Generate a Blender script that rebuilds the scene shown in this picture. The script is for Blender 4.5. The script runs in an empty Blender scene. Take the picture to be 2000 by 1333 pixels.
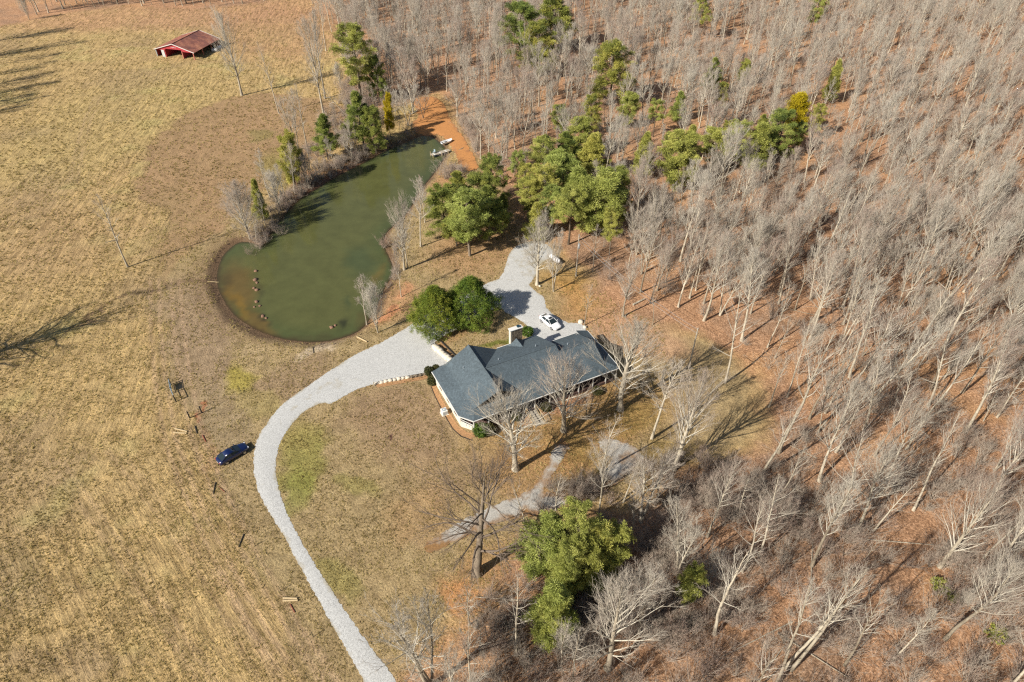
import bpy, math, random
import numpy as np
from mathutils import Vector, geometry
rad = math.radians
random.seed(7)
RNG = np.random.default_rng(11)
SC = bpy.context.scene
COL = SC.collection

# ------------------------------------------------------------------ camera, sky, sun, exposure
TH, HC, FPX = 41.0, 80.0, 1333.0
cam_d = bpy.data.cameras.new('camera'); cam_d.sensor_width = 36; cam_d.lens = 24.0
cam_d.clip_start = 0.5; cam_d.clip_end = 9000
cam = bpy.data.objects.new('camera', cam_d); COL.objects.link(cam)
cam.location = (0, 0, HC); cam.rotation_euler = (rad(90 - TH), 0, 0)
SC.camera = cam
SHAZ, SUNEL = 37.5, 36.0            # azimuth the shadows point to (from +X towards +Y), sun elevation
world = bpy.data.worlds.new('World'); SC.world = world; world.use_nodes = True
wn = world.node_tree.nodes; wl = world.node_tree.links
sky = wn.new('ShaderNodeTexSky'); sky.sky_type = 'NISHITA'; sky.sun_disc = False
sky.sun_elevation = rad(SUNEL)
sunv = Vector((-math.cos(rad(SHAZ)) * math.cos(rad(SUNEL)), -math.sin(rad(SHAZ)) * math.cos(rad(SUNEL)), math.sin(rad(SUNEL))))
sky.sun_rotation = math.atan2(sunv.x, sunv.y)
sky.altitude = 300
bg = wn['Background']; wl.new(sky.outputs[0], bg.inputs[0]); bg.inputs[1].default_value = 0.062
sun_d = bpy.data.lights.new('sun', 'SUN'); sun_d.energy = 5.0; sun_d.angle = rad(0.5); sun_d.color = (1.0, 0.94, 0.85)
sun = bpy.data.objects.new('sun', sun_d); COL.objects.link(sun)
sun.rotation_euler = (-sunv).to_track_quat('-Z', 'Y').to_euler()
SC.view_settings.view_transform = 'Standard'; SC.view_settings.look = 'None'
SC.view_settings.exposure = 0.6; SC.view_settings.gamma = 1; SC.view_settings.use_curve_mapping = False
SC.render.engine = 'CYCLES'
SC.cycles.max_bounces = 5; SC.cycles.diffuse_bounces = 2; SC.cycles.glossy_bounces = 2
SC.cycles.transparent_max_bounces = 4
SC.cycles.use_denoising = False
SC.cycles.pixel_filter_type = 'BLACKMAN_HARRIS'; SC.cycles.filter_width = 1.25

# ------------------------------------------------------------------ measuring helpers
_t = rad(TH)
def unproj(u, v, z=0.0):
    """pixel of the 2000x1333 survey picture -> point of the place at height z"""
    u = np.asarray(u, float); v = np.asarray(v, float)
    dx = (u - 1000.0); dyv = (666.5 - v)
    Y = FPX * math.cos(_t) + dyv * math.sin(_t)
    Z = -FPX * math.sin(_t) + dyv * math.cos(_t)
    k = (HC - z) / -Z
    return dx * k, Y * k
def G(u, v, z=0.0):
    x, y = unproj(u, v, z); return float(x), float(y)
def proj(x, y, z=0.0):
    x = np.asarray(x, float); y = np.asarray(y, float); z = np.asarray(z, float)
    dz = z - HC
    d = y * math.cos(_t) - dz * math.sin(_t)
    up = y * math.sin(_t) + dz * math.cos(_t)
    return 1000 + FPX * x / d, 666.5 - FPX * up / d
def height_of(b, t):
    p = np.hypot(*G(*b)); q = np.hypot(*G(*t)); return HC * (1 - p / q)
def lin(r, g, b, k=0.8):
    f = lambda c: ((c / 255 + 0.055) / 1.055) ** 2.4 if c > 10 else c / 255 / 12.92
    return (f(r) * k, f(g) * k, f(b) * k)

# value noise in numpy
_lat = RNG.random((256, 256))
def vnoise(x, y, s=1.0, o=0):
    x = x / s + o * 17.3; y = y / s + o * 9.1
    xi = np.floor(x).astype(int); yi = np.floor(y).astype(int); fx = x - xi; fy = y - yi
    fx = fx * fx * (3 - 2 * fx); fy = fy * fy * (3 - 2 * fy)
    g = lambda a, b: _lat[a & 255, b & 255]
    return (g(xi, yi) * (1 - fx) + g(xi + 1, yi) * fx) * (1 - fy) + (g(xi, yi + 1) * (1 - fx) + g(xi + 1, yi + 1) * fx) * fy
def fbm(x, y, s, o=0, n=4):
    r = 0; a = 0.5; t = 0
    for i in range(n):
        r = r + a * vnoise(x, y, s, o + i * 3); t += a; a *= 0.55; s = s / 2.03
    return r / t
def sstep(a, b, x):
    t = np.clip((x - a) / (b - a), 0, 1); return t * t * (3 - 2 * t)
def gpoly(pts, z=0):
    return np.array([G(u, v, z) for u, v in pts])
def sd_poly(x, y, poly):
    """signed distance, negative inside"""
    d = np.full(x.shape, 1e9); ins = np.zeros(x.shape, bool)
    n = len(poly)
    for i in range(n):
        ax, ay = poly[i]; bx, by = poly[(i + 1) % n]
        ex, ey = bx - ax, by - ay
        t = np.clip(((x - ax) * ex + (y - ay) * ey) / (ex * ex + ey * ey + 1e-12), 0, 1)
        d = np.minimum(d, (x - ax - t * ex) ** 2 + (y - ay - t * ey) ** 2)
        if ay != by:
            c = (ay > y) != (by > y)
            ins ^= c & (x < (bx - ax) * (y - ay) / (by - ay) + ax)
    d = np.sqrt(d); return np.where(ins, -d, d)
def smooth_closed(pts, n=4):
    p = np.array(pts, float); out = []
    m = len(p)
    for i in range(m):
        a, b, c, d = p[i - 1], p[i], p[(i + 1) % m], p[(i + 2) % m]
        for k in range(n):
            t = k / n
            out.append(0.5 * ((2 * b) + (-a + c) * t + (2 * a - 5 * b + 4 * c - d) * t * t + (-a + 3 * b - 3 * c + d) * t ** 3))
    return np.array(out)

# ------------------------------------------------------------------ object helpers
def thing(name, label, cat, loc=(0, 0, 0), rz=0, group=None, sc=1.0, tilt=(0, 0)):
    o = bpy.data.objects.new(name, None); COL.objects.link(o)
    o.location = loc; o.rotation_euler = (tilt[0], tilt[1], rz); o.scale = (sc, sc, sc) if not isinstance(sc, tuple) else sc
    o.empty_display_size = 0.3
    o['label'] = label; o['category'] = cat
    if group: o['group'] = group
    return o
def tag(o, label=None, cat=None, group=None, kind=None):
    if label: o['label'] = label
    if cat: o['category'] = cat
    if group: o['group'] = group
    if kind: o['kind'] = kind
    return o
def link(name, me, parent=None, mats=None):
    o = bpy.data.objects.new(name, me); COL.objects.link(o)
    if parent is not None: o.parent = parent
    if mats is not None:
        for m in (mats if isinstance(mats, (list, tuple)) else [mats]): me.materials.append(m)
    return o
def np_mesh(name, V, F, smooth=False, attrs=None):
    """V (n,3); F list of int arrays (m,k) with k=3 or 4; attrs {name:(type, data)} on points"""
    me = bpy.data.meshes.new(name)
    V = np.ascontiguousarray(V, np.float32); me.vertices.add(len(V)); me.vertices.foreach_set('co', V.ravel())
    if not isinstance(F, list): F = [F]
    F = [np.asarray(f, np.int32) for f in F if len(f)]
    tot = sum(f.size for f in F); npol = sum(len(f) for f in F)
    me.loops.add(tot); me.polygons.add(npol)
    me.loops.foreach_set('vertex_index', np.concatenate([f.ravel() for f in F]))
    sizes = np.concatenate([np.full(len(f), f.shape[1], np.int32) for f in F])
    starts = np.concatenate([[0], np.cumsum(sizes)[:-1]]).astype(np.int32)
    me.polygons.foreach_set('loop_start', starts)
    me.polygons.foreach_set('loop_total', sizes)
    me.update(calc_edges=True)
    if smooth: me.polygons.foreach_set('use_smooth', np.ones(npol, bool))
    if attrs:
        for k, (ty, dat) in attrs.items():
            a = me.attributes.new(k, ty, 'POINT')
            if ty == 'FLOAT_COLOR': a.data.foreach_set('color', np.ascontiguousarray(dat, np.float32).ravel())
            elif ty == 'INT': a.data.foreach_set('value', np.ascontiguousarray(dat, np.int32))
            else: a.data.foreach_set('value', np.ascontiguousarray(dat, np.float32))
    return me
class MB:
    """collects boxes, bars and polygons for one mesh"""
    def __init__(s): s.v = []; s.f = []; s.mi = []; s.m = 0
    def add(s, vs, fs):
        b = len(s.v); s.v += [tuple(p) for p in vs]
        for f in fs: s.f.append([b + i for i in f]); s.mi.append(s.m)
    def box(s, c, d, rz=0.0, taper=1.0):
        cx, cy, cz = c; dx, dy, dz = d[0] / 2, d[1] / 2, d[2] / 2; vs = []
        for k, q in ((-1, 1.0), (1, taper)):
            for i, j in ((-1, -1), (1, -1), (1, 1), (-1, 1)):
                x, y = i * dx * q, j * dy * q
                vs.append((cx + x * math.cos(rz) - y * math.sin(rz), cy + x * math.sin(rz) + y * math.cos(rz), cz + k * dz))
        s.add(vs, [(3, 2, 1, 0), (4, 5, 6, 7), (0, 1, 5, 4), (1, 2, 6, 5), (2, 3, 7, 6), (3, 0, 4, 7)])
    def bar(s, p, q, r=0.05, n=4, r2=None, flat=None):
        p, q = Vector(p), Vector(q); d = (q - p).normalized()
        a = d.cross(Vector((0, 0, 1)))
        if a.length < 1e-3: a = Vector((1, 0, 0))
        a.normalize(); b = a.cross(d); r2 = r if r2 is None else r2
        fa, fb = (1, 1) if flat is None else flat
        vs = []
        for P, R in ((p, r), (q, r2)):
            for i in range(n):
                t = 2 * math.pi * (i + 0.5) / n
                vs.append(P + a * math.cos(t) * R * fa + b * math.sin(t) * R * fb)
        fs = [(i, (i + 1) % n, n + (i + 1) % n, n + i) for i in range(n)] + [tuple(range(n))[::-1], tuple(range(n, 2 * n))]
        s.add(vs, fs)
    def slab(s, top, th):
        """a polygon (top, any plane) with thickness th downwards"""
        n = len(top); vs = [tuple(p) for p in top] + [(p[0], p[1], p[2] - th) for p in top]
        s.add(vs, [tuple(range(n)), tuple(range(2 * n - 1, n - 1, -1))] + [(i, n + i, n + (i + 1) % n, (i + 1) % n) for i in range(n)])
    def build(s, name, mats, parent=None, smooth=False, bevel=0):
        me = bpy.data.meshes.new(name); me.from_pydata(s.v, [], s.f)
        if not isinstance(mats, (list, tuple)): mats = [mats]
        for m in mats: me.materials.append(m)
        me.polygons.foreach_set('material_index', s.mi)
        if smooth: me.polygons.foreach_set('use_smooth', [True] * len(s.f))
        me.validate(); me.update()
        o = bpy.data.objects.new(name, me); COL.objects.link(o)
        if parent is not None: o.parent = parent
        if bevel:
            b = o.modifiers.new('bevel', 'BEVEL'); b.width = bevel; b.segments = 2; b.limit_method = 'ANGLE'
        return o

# ------------------------------------------------------------------ materials
def nmat(name):
    m = bpy.data.materials.new(name); m.use_nodes = True
    nt = m.node_tree; return m, nt, nt.nodes, nt.links, nt.nodes['Principled BSDF']
def N(nodes, t, **kw):
    n = nodes.new(t)
    for k, v in kw.items():
        if k in n.inputs.keys() if hasattr(n.inputs, 'keys') else False: n.inputs[k].default_value = v
        else: setattr(n, k, v)
    return n
def mixc(nodes, links, fac, a, b, blend='MIX'):
    n = nodes.new('ShaderNodeMix'); n.data_type = 'RGBA'; n.blend_type = blend
    for idx, val in ((0, fac), (6, a), (7, b)):
        if isinstance(val, bpy.types.NodeSocket): links.new(val, n.inputs[idx])
        elif val is not None:
            n.inputs[idx].default_value = val if idx == 0 else (tuple(val) + (1,) if len(val) == 3 else val)
    return n.outputs[2]
def noise(nodes, links, vec, scale, detail=4, rough=0.6, dist=0.0):
    n = nodes.new('ShaderNodeTexNoise'); n.inputs['Scale'].default_value = scale
    n.inputs['Detail'].default_value = detail; n.inputs['Roughness'].default_value = rough; n.inputs['Distortion'].default_value = dist
    if vec is not None: links.new(vec, n.inputs['Vector'])
    return n
def ramp(nodes, links, fac, stops):
    n = nodes.new('ShaderNodeValToRGB'); links.new(fac, n.inputs[0]); e = n.color_ramp.elements
    while len(e) < len(stops): e.new(0.5)
    for i, (p, c) in enumerate(stops):
        e[i].position = p; e[i].color = (tuple(c) + (1,)) if len(c) == 3 else c
    return n.outputs[0]
def g1(v): return (v, v, v, 1)
def mathn(nodes, links, op, a, b=None, c=None, clamp=False):
    n = nodes.new('ShaderNodeMath'); n.operation = op; n.use_clamp = clamp
    for i, val in enumerate((a, b, c)):
        if val is None: continue
        if isinstance(val, bpy.types.NodeSocket): links.new(val, n.inputs[i])
        else: n.inputs[i].default_value = val
    return n.outputs[0]
def mapping(nodes, links, scale=(1, 1, 1), rot=(0, 0, 0), coord='Object'):
    tc = nodes.new('ShaderNodeTexCoord'); mp = nodes.new('ShaderNodeMapping')
    if rot[2]: mp.vector_type = 'TEXTURE'; scale = tuple(1 / q for q in scale)
    links.new(tc.outputs[coord], mp.inputs[0]); mp.inputs['Scale'].default_value = scale; mp.inputs['Rotation'].default_value = rot
    return mp.outputs[0]
def simple(name, col, rough=0.7, metal=0.0, var=0.25, scale=3.0, bump=0.0, coat=0.0, spec=0.5):
    m, nt, nd, lk, bs = nmat(name)
    v = mapping(nd, lk)
    n = noise(nd, lk, v, scale, 5, 0.65)
    r = ramp(nd, lk, n.outputs[0], [(0.3, tuple(c * (1 - var) for c in col)), (0.7, tuple(min(1, c * (1 + var)) for c in col))])
    lk.new(r, bs.inputs['Base Color']); bs.inputs['Roughness'].default_value = rough; bs.inputs['Metallic'].default_value = metal
    bs.inputs['Coat Weight'].default_value = coat; bs.inputs['Specular IOR Level'].default_value = spec
    if bump:
        b = nd.new('ShaderNodeBump'); b.inputs['Strength'].default_value = bump; b.inputs['Distance'].default_value = 0.05
        lk.new(n.outputs[0], b.inputs['Height']); lk.new(b.outputs[0], bs.inputs['Normal'])
    return m
M = {}
def make_ground_mat():
    m, nt, nd, lk, bs = nmat('earth')
    at = N(nd, 'ShaderNodeAttribute', attribute_name='col'); li = N(nd, 'ShaderNodeAttribute', attribute_name='litter')
    fi = N(nd, 'ShaderNodeAttribute', attribute_name='field')
    v = mapping(nd, lk)
    fine = noise(nd, lk, v, 3.6, 7, 0.72)                      # tuft and leaf scale
    mid = noise(nd, lk, v, 0.55, 5, 0.6)
    # streaks left by mowing: long across one direction, two headings
    vs1 = mapping(nd, lk, (1.25, 0.14, 1), (0, 0, rad(42))); st1 = noise(nd, lk, vs1, 0.95, 6, 0.74, 0.0)
    vs2 = mapping(nd, lk, (1.3, 0.16, 1), (0, 0, rad(6))); st2 = noise(nd, lk, vs2, 0.95, 6, 0.74, 0.0)
    big = noise(nd, lk, v, 0.012, 2, 0.5)
    sx = nd.new('ShaderNodeSeparateXYZ'); lk.new(v, sx.inputs[0]); yy = mathn(nd, lk, 'MULTIPLY_ADD', big.outputs[0], 90.0, sx.outputs[1]); yy = mathn(nd, lk, 'MULTIPLY_ADD', yy, 1 / 20.0, -105 / 20.0, clamp=True)
    bm = yy
    streak = mixc(nd, lk, bm, st1.outputs[0], st2.outputs[0])
    # leaves: small cells of random tone
    vo = nd.new('ShaderNodeTexVoronoi'); vo.inputs['Scale'].default_value = 4.5; lk.new(v, vo.inputs['Vector'])
    leafc = ramp(nd, lk, vo.outputs['Color'], [(0.0, (0.50, 0.46, 0.44)), (0.35, (0.88, 0.84, 0.80)), (0.62, (1.08, 1.08, 1.06)), (0.85, (1.5, 1.55, 1.6)), (1.0, (0.75, 0.62, 0.52))])
    tone_g = ramp(nd, lk, fine.outputs[0], [(0.28, (0.60, 0.57, 0.55)), (0.5, (1.05, 1.05, 1.05)), (0.72, (1.5, 1.5, 1.5))])
    tone_m = ramp(nd, lk, mid.outputs[0], [(0.3, (0.86, 0.84, 0.80)), (0.7, (1.14, 1.15, 1.12))])
    c = mixc(nd, lk, 1.0, at.outputs['Color'], tone_g, 'MULTIPLY')
    c = mixc(nd, lk, 1.0, c, tone_m, 'MULTIPLY')
    c2 = mixc(nd, lk, 0.85, c, leafc, 'MULTIPLY')
    c = mixc(nd, lk, li.outputs['Fac'], c, c2)
    tone_s = ramp(nd, lk, streak, [(0.38, (0.66, 0.64, 0.60)), (0.5, (1, 1, 1)), (0.62, (1.25, 1.23, 1.18))])
    c3 = mixc(nd, lk, 1.0, c, tone_s, 'MULTIPLY')
    fm = mathn(nd, lk, 'MULTIPLY', fi.outputs['Fac'], 0.95)
    c = mixc(nd, lk, fm, c, c3)
    lk.new(c, bs.inputs['Base Color']); bs.inputs['Roughness'].default_value = 0.95; bs.inputs['Specular IOR Level'].default_value = 0.15
    h = mathn(nd, lk, 'MULTIPLY', streak, fi.outputs['Fac'])
    h = mathn(nd, lk, 'MULTIPLY_ADD', h, 1.4, fine.outputs[0])
    b = nd.new('ShaderNodeBump'); b.inputs['Strength'].default_value = 1.0; b.inputs['Distance'].default_value = 0.28
    lk.new(h, b.inputs['Height']); lk.new(b.outputs[0], bs.inputs['Normal'])
    return m
def make_gravel_mat(name, base, soil, worn=0.0):
    m, nt, nd, lk, bs = nmat(name)
    v = mapping(nd, lk)
    vo = nd.new('ShaderNodeTexVoronoi'); vo.inputs['Scale'].default_value = 13.0; lk.new(v, vo.inputs['Vector'])
    st = ramp(nd, lk, vo.outputs['Color'], [(0.0, tuple(c * 0.62 for c in base)), (0.5, base), (1.0, tuple(min(0.85, c * 1.3) for c in base))])
    f = noise(nd, lk, v, 7.0, 6, 0.75)
    t = ramp(nd, lk, f.outputs[0], [(0.3, g1(0.84)), (0.6, g1(1.08))])
    c = mixc(nd, lk, 1.0, st, t, 'MULTIPLY')
    w = noise(nd, lk, v, 0.45, 5, 0.6)
    at = N(nd, 'ShaderNodeAttribute', attribute_name='worn')
    wm = mathn(nd, lk, 'MULTIPLY_ADD', w.outputs[0], 1.6, mathn(nd, lk, 'SUBTRACT', at.outputs['Fac'], 1.25), clamp=True)
    wm = mathn(nd, lk, 'MULTIPLY', wm, 2.2, clamp=True)
    sn = noise(nd, lk, v, 4.0, 6, 0.7)
    sc = ramp(nd, lk, sn.outputs[0], [(0.3, tuple(x * 0.6 for x in soil)), (0.7, tuple(x * 1.3 for x in soil))])
    c = mixc(nd, lk, wm, c, sc)
    lk.new(c, bs.inputs['Base Color']); bs.inputs['Roughness'].default_value = 0.95; bs.inputs['Specular IOR Level'].default_value = 0.2
    b = nd.new('ShaderNodeBump'); b.inputs['Strength'].default_value = 0.5; b.inputs['Distance'].default_value = 0.03
    lk.new(f.outputs[0], b.inputs['Height']); lk.new(b.outputs[0], bs.inputs['Normal'])
    return m
def make_water_mat():
    m, nt, nd, lk, bs = nmat('pond_water')
    at = N(nd, 'ShaderNodeAttribute', attribute_name='col')
    v = mapping(nd, lk)
    n = noise(nd, lk, v, 0.35, 4, 0.6)
    t = ramp(nd, lk, n.outputs[0], [(0.3, g1(0.88)), (0.7, g1(1.1))])
    c = mixc(nd, lk, 1.0, at.outputs['Color'], t, 'MULTIPLY')
    lk.new(c, bs.inputs['Base Color']); bs.inputs['Roughness'].default_value = 0.08; bs.inputs['IOR'].default_value = 1.33
    r = noise(nd, lk, mapping(nd, lk, (1, 2.2, 1), (0, 0, rad(30))), 1.6, 4, 0.6)
    b = nd.new('ShaderNodeBump'); b.inputs['Strength'].default_value = 0.25; b.inputs['Distance'].default_value = 0.03
    lk.new(r.outputs[0], b.inputs['Height']); lk.new(b.outputs[0], bs.inputs['Normal'])
    return m
def make_bark(name, lo, hi, scale=2.2):
    m, nt, nd, lk, bs = nmat(name)
    v = mapping(nd, lk, (1, 1, 0.35))
    n = noise(nd, lk, v, scale, 6, 0.7)
    oi = nd.new('ShaderNodeObjectInfo')
    c = ramp(nd, lk, n.outputs[0], [(0.32, lo), (0.6, hi)])
    t = ramp(nd, lk, oi.outputs['Random'], [(0.0, (0.52, 0.49, 0.45)), (0.4, (0.92, 0.92, 0.9)), (1.0, (1.12, 1.12, 1.1))])
    c = mixc(nd, lk, 1.0, c, t, 'MULTIPLY')
    lk.new(c, bs.inputs['Base Color']); bs.inputs['Roughness'].default_value = 0.9; bs.inputs['Specular IOR Level'].default_value = 0.2
    b = nd.new('ShaderNodeBump'); b.inputs['Strength'].default_value = 0.6; b.inputs['Distance'].default_value = 0.05
    lk.new(n.outputs[0], b.inputs['Height']); lk.new(b.outputs[0], bs.inputs['Normal'])
    return m
def make_twig(name, limb, twigs):
    m, nt, nd, lk, bs = nmat(name)
    at = N(nd, 'ShaderNodeAttribute', attribute_name='lv')
    oi = nd.new('ShaderNodeObjectInfo')
    tw = ramp(nd, lk, oi.outputs['Random'], [(i / (len(twigs) - 1), c) for i, c in enumerate(twigs)])
    c = mixc(nd, lk, at.outputs['Fac'], limb, tw)
    lk.new(c, bs.inputs['Base Color']); bs.inputs['Roughness'].default_value = 0.85; bs.inputs['Specular IOR Level'].default_value = 0.2
    return m
def make_leaf(name, a, b, c3, transl=0.25):
    m, nt, nd, lk, bs = nmat(name)
    at = N(nd, 'ShaderNodeAttribute', attribute_name='lv'); oi = nd.new('ShaderNodeObjectInfo')
    c = ramp(nd, lk, at.outputs['Fac'], [(0.0, a), (0.5, b), (1.0, c3)])
    t = ramp(nd, lk, oi.outputs['Random'], [(0.0, (0.85, 0.95, 0.9)), (1.0, (1.18, 1.08, 0.95))])
    c = mixc(nd, lk, 1.0, c, t, 'MULTIPLY')
    lk.new(c, bs.inputs['Base Color']); bs.inputs['Roughness'].default_value = 0.65; bs.inputs['Specular IOR Level'].default_value = 0.25
    tr = nd.new('ShaderNodeBsdfTranslucent'); lk.new(c, tr.inputs[0])
    mx = nd.new('ShaderNodeMixShader'); mx.inputs[0].default_value = transl
    lk.new(bs.outputs[0], mx.inputs[1]); lk.new(tr.outputs[0], mx.inputs[2]); lk.new(mx.outputs[0], nd['Material Output'].inputs[0])
    return m
def make_roof_mat():
    m, nt, nd, lk, bs = nmat('asphalt_shingles')
    v = mapping(nd, lk)
    f = noise(nd, lk, v, 7.0, 6, 0.8)
    br = nd.new('ShaderNodeTexVoronoi'); br.inputs['Scale'].default_value = 4.0; lk.new(v, br.inputs['Vector'])
    base = (0.066, 0.088, 0.100)
    c = ramp(nd, lk, br.outputs['Color'], [(0.0, tuple(x * 0.78 for x in base)), (0.5, base), (1.0, tuple(x * 1.28 for x in base))])
    t = ramp(nd, lk, f.outputs[0], [(0.3, g1(0.6)), (0.7, g1(1.4))])
    c = mixc(nd, lk, 1.0, c, t, 'MULTIPLY')
    big = noise(nd, lk, v, 0.25, 3, 0.5)
    c = mixc(nd, lk, 1.0, c, ramp(nd, lk, big.outputs[0], [(0.3, g1(0.9)), (0.7, g1(1.12))]), 'MULTIPLY')
    lk.new(c, bs.inputs['Base Color']); bs.inputs['Roughness'].default_value = 0.85
    b = nd.new('ShaderNodeBump'); b.inputs['Strength'].default_value = 0.5; b.inputs['Distance'].default_value = 0.03
    lk.new(f.outputs[0], b.inputs['Height']); lk.new(b.outputs[0], bs.inputs['Normal'])
    return m
M['ground'] = make_ground_mat()
M['gravel'] = make_gravel_mat('driveway_gravel', lin(196, 195, 190), lin(172, 160, 132))
M['path'] = make_gravel_mat('overgrown_gravel', lin(180, 175, 165), lin(152, 116, 76))
M['clay'] = make_gravel_mat('orange_clay', lin(196, 138, 84), lin(158, 114, 80))
M['mulch'] = simple('bark_mulch', lin(176, 134, 92), 0.95, var=0.5, scale=6, bump=0.8)
M['water'] = make_water_mat()
M['bark'] = make_bark('grey_bark', lin(150, 138, 120), lin(206, 195, 174))
M['bark_dark'] = make_bark('dark_bark', lin(96, 84, 72), lin(150, 136, 118))
M['twig'] = make_twig('grey_twigs', lin(204, 196, 178), [lin(180, 158, 142), lin(200, 192, 176), lin(168, 148, 132), lin(194, 182, 166), lin(176, 166, 150), lin(172, 146, 132)])
M['brushwood'] = make_twig('brush_twigs', lin(190, 176, 158), [lin(168, 146, 130), lin(184, 172, 154), lin(158, 132, 118)])
M['twig_dark'] = make_twig('dark_twigs', lin(120, 106, 92), [lin(120, 100, 86), lin(140, 124, 108)])
M['needle'] = make_leaf('pine_needles', lin(140, 144, 78), lin(186, 188, 98), lin(218, 214, 126))
M['needle_dark'] = make_leaf('dark_needles', lin(106, 118, 64), lin(154, 162, 80), lin(196, 194, 106))
M['needle_gold'] = make_leaf('golden_needles', lin(170, 150, 30), lin(214, 190, 40), lin(228, 206, 66))
M['cedar'] = make_leaf('cedar_sprays', lin(66, 86, 36), lin(118, 136, 50), lin(170, 172, 70), 0.15)
M['shrub'] = make_leaf('shrub_leaves', lin(60, 66, 40), lin(88, 88, 52), lin(110, 104, 66), 0.1)
M['hedge'] = make_leaf('hedge_leaves', lin(60, 84, 30), lin(92, 118, 44), lin(124, 144, 60), 0.1)
M['grassblade'] = make_leaf('straw_blades', lin(140, 120, 72), lin(178, 156, 98), lin(205, 186, 126), 0.2)
M['roof'] = make_roof_mat()
M['siding'] = simple('cream_siding', lin(228, 220, 200), 0.7, var=0.08, scale=1.5)
M['trim'] = simple('white_trim', lin(232, 230, 222), 0.5, var=0.04)
M['deckwood'] = simple('weathered_wood', lin(178, 168, 150), 0.8, var=0.25, scale=5)
M['palewood'] = simple('pale_peeled_wood', lin(198, 174, 132), 0.8, var=0.2, scale=5)
M['darkwood'] = simple('dark_creosoted_wood', lin(52, 46, 42), 0.8, var=0.3, scale=5)
M['stone'] = simple('cream_limestone', lin(226, 214, 192), 0.85, var=0.22, scale=2.5, bump=0.5)
M['fieldstone'] = None
def make_fieldstone():
    m, nt, nd, lk, bs = nmat('fieldstone_masonry')
    v = mapping(nd, lk); vo = nd.new('ShaderNodeTexVoronoi'); vo.inputs['Scale'].default_value = 3.2; lk.new(v, vo.inputs['Vector'])
    c = ramp(nd, lk, vo.outputs['Color'], [(0.0, lin(60, 52, 44)), (0.4, lin(124, 108, 86)), (0.7, lin(170, 152, 124)), (1.0, lin(96, 90, 84))])
    e = nd.new('ShaderNodeTexVoronoi'); e.feature = 'DISTANCE_TO_EDGE'; e.inputs['Scale'].default_value = 3.2; lk.new(v, e.inputs['Vector'])
    c = mixc(nd, lk, ramp(nd, lk, e.outputs['Distance'], [(0.02, g1(0)), (0.08, g1(1))]), lin(54, 48, 42), c); lk.new(c, bs.inputs['Base Color']); bs.inputs['Roughness'].default_value = .9
    return m
M['fieldstone'] = make_fieldstone()

M['rock'] = simple('pond_rock', lin(140, 106, 84), 0.85, var=0.4, scale=3, bump=0.6)
M['glass'] = simple('dark_window_glass', (0.02, 0.03, 0.035), 0.08, var=0.1)
M['white_paint'] = simple('white_car_paint', (0.8, 0.8, 0.8), 0.3, var=0.02, coat=0.6)
M['blue_paint'] = simple('navy_car_paint', (0.004, 0.010, 0.055), 0.25, var=0.05, coat=1.0)
M['tyre'] = simple('tyre_rubber', (0.025, 0.025, 0.026), 0.85, var=0.2)
M['alloy'] = simple('alloy_rim', (0.5, 0.5, 0.52), 0.35, 0.8, var=0.1)
M['lamp'] = simple('lamp_lens', (0.6, 0.6, 0.62), 0.15, var=0.05)
M['redlamp'] = simple('red_lamp_lens', (0.35, 0.02, 0.02), 0.2, var=0.05)
M['metal'] = simple('galvanised_metal', (0.42, 0.47, 0.5), 0.5, 0.4, var=0.15)
M['bluemetal'] = simple('pale_blue_gate_paint', lin(158, 176, 184), 0.5, var=0.15)
M['rust'] = simple('rusty_steel', lin(140, 72, 50), 0.8, var=0.3, scale=6)
M['postmetal'] = simple('dark_green_post_paint', lin(60, 62, 52), 0.7, var=0.2)
M['flue'] = simple('flue_metal', lin(56, 88, 100), 0.4, 0.5, var=0.1)
M['red'] = simple('red_barn_paint', lin(178, 54, 62), 0.7, var=0.15, scale=1.5)
M['shedwood'] = simple('faded_red_post', lin(200, 120, 104), 0.8, var=0.2, scale=4)
M['dark_boards'] = simple('dark_boards_and_porch_shade', lin(90, 66, 58), 0.9, var=0.3)  # dark boards; on the house porch the colour carries under-eave shade
M['rubbish'] = simple('pale_sheet', lin(200, 200, 196), 0.7, var=0.15)
def make_tin():
    m, nt, nd, lk, bs = nmat('rusted_red_tin')
    v = mapping(nd, lk); n = noise(nd, lk, v, 0.35, 5, 0.6)
    st = noise(nd, lk, mapping(nd, lk, (0.25, 3.0, 1)), 2.0, 4, 0.6)
    c = ramp(nd, lk, n.outputs[0], [(0.35, lin(126, 84, 76)), (0.5, lin(160, 106, 88)), (0.68, lin(188, 132, 104))])
    t = ramp(nd, lk, st.outputs[0], [(0.3, g1(0.7)), (0.65, g1(1.2))])
    lk.new(mixc(nd, lk, 1.0, c, t, 'MULTIPLY'), bs.inputs['Base Color']); bs.inputs['Roughness'].default_value = 0.55; bs.inputs['Metallic'].default_value = 0.15
    return m
M['tin'] = make_tin()

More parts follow.
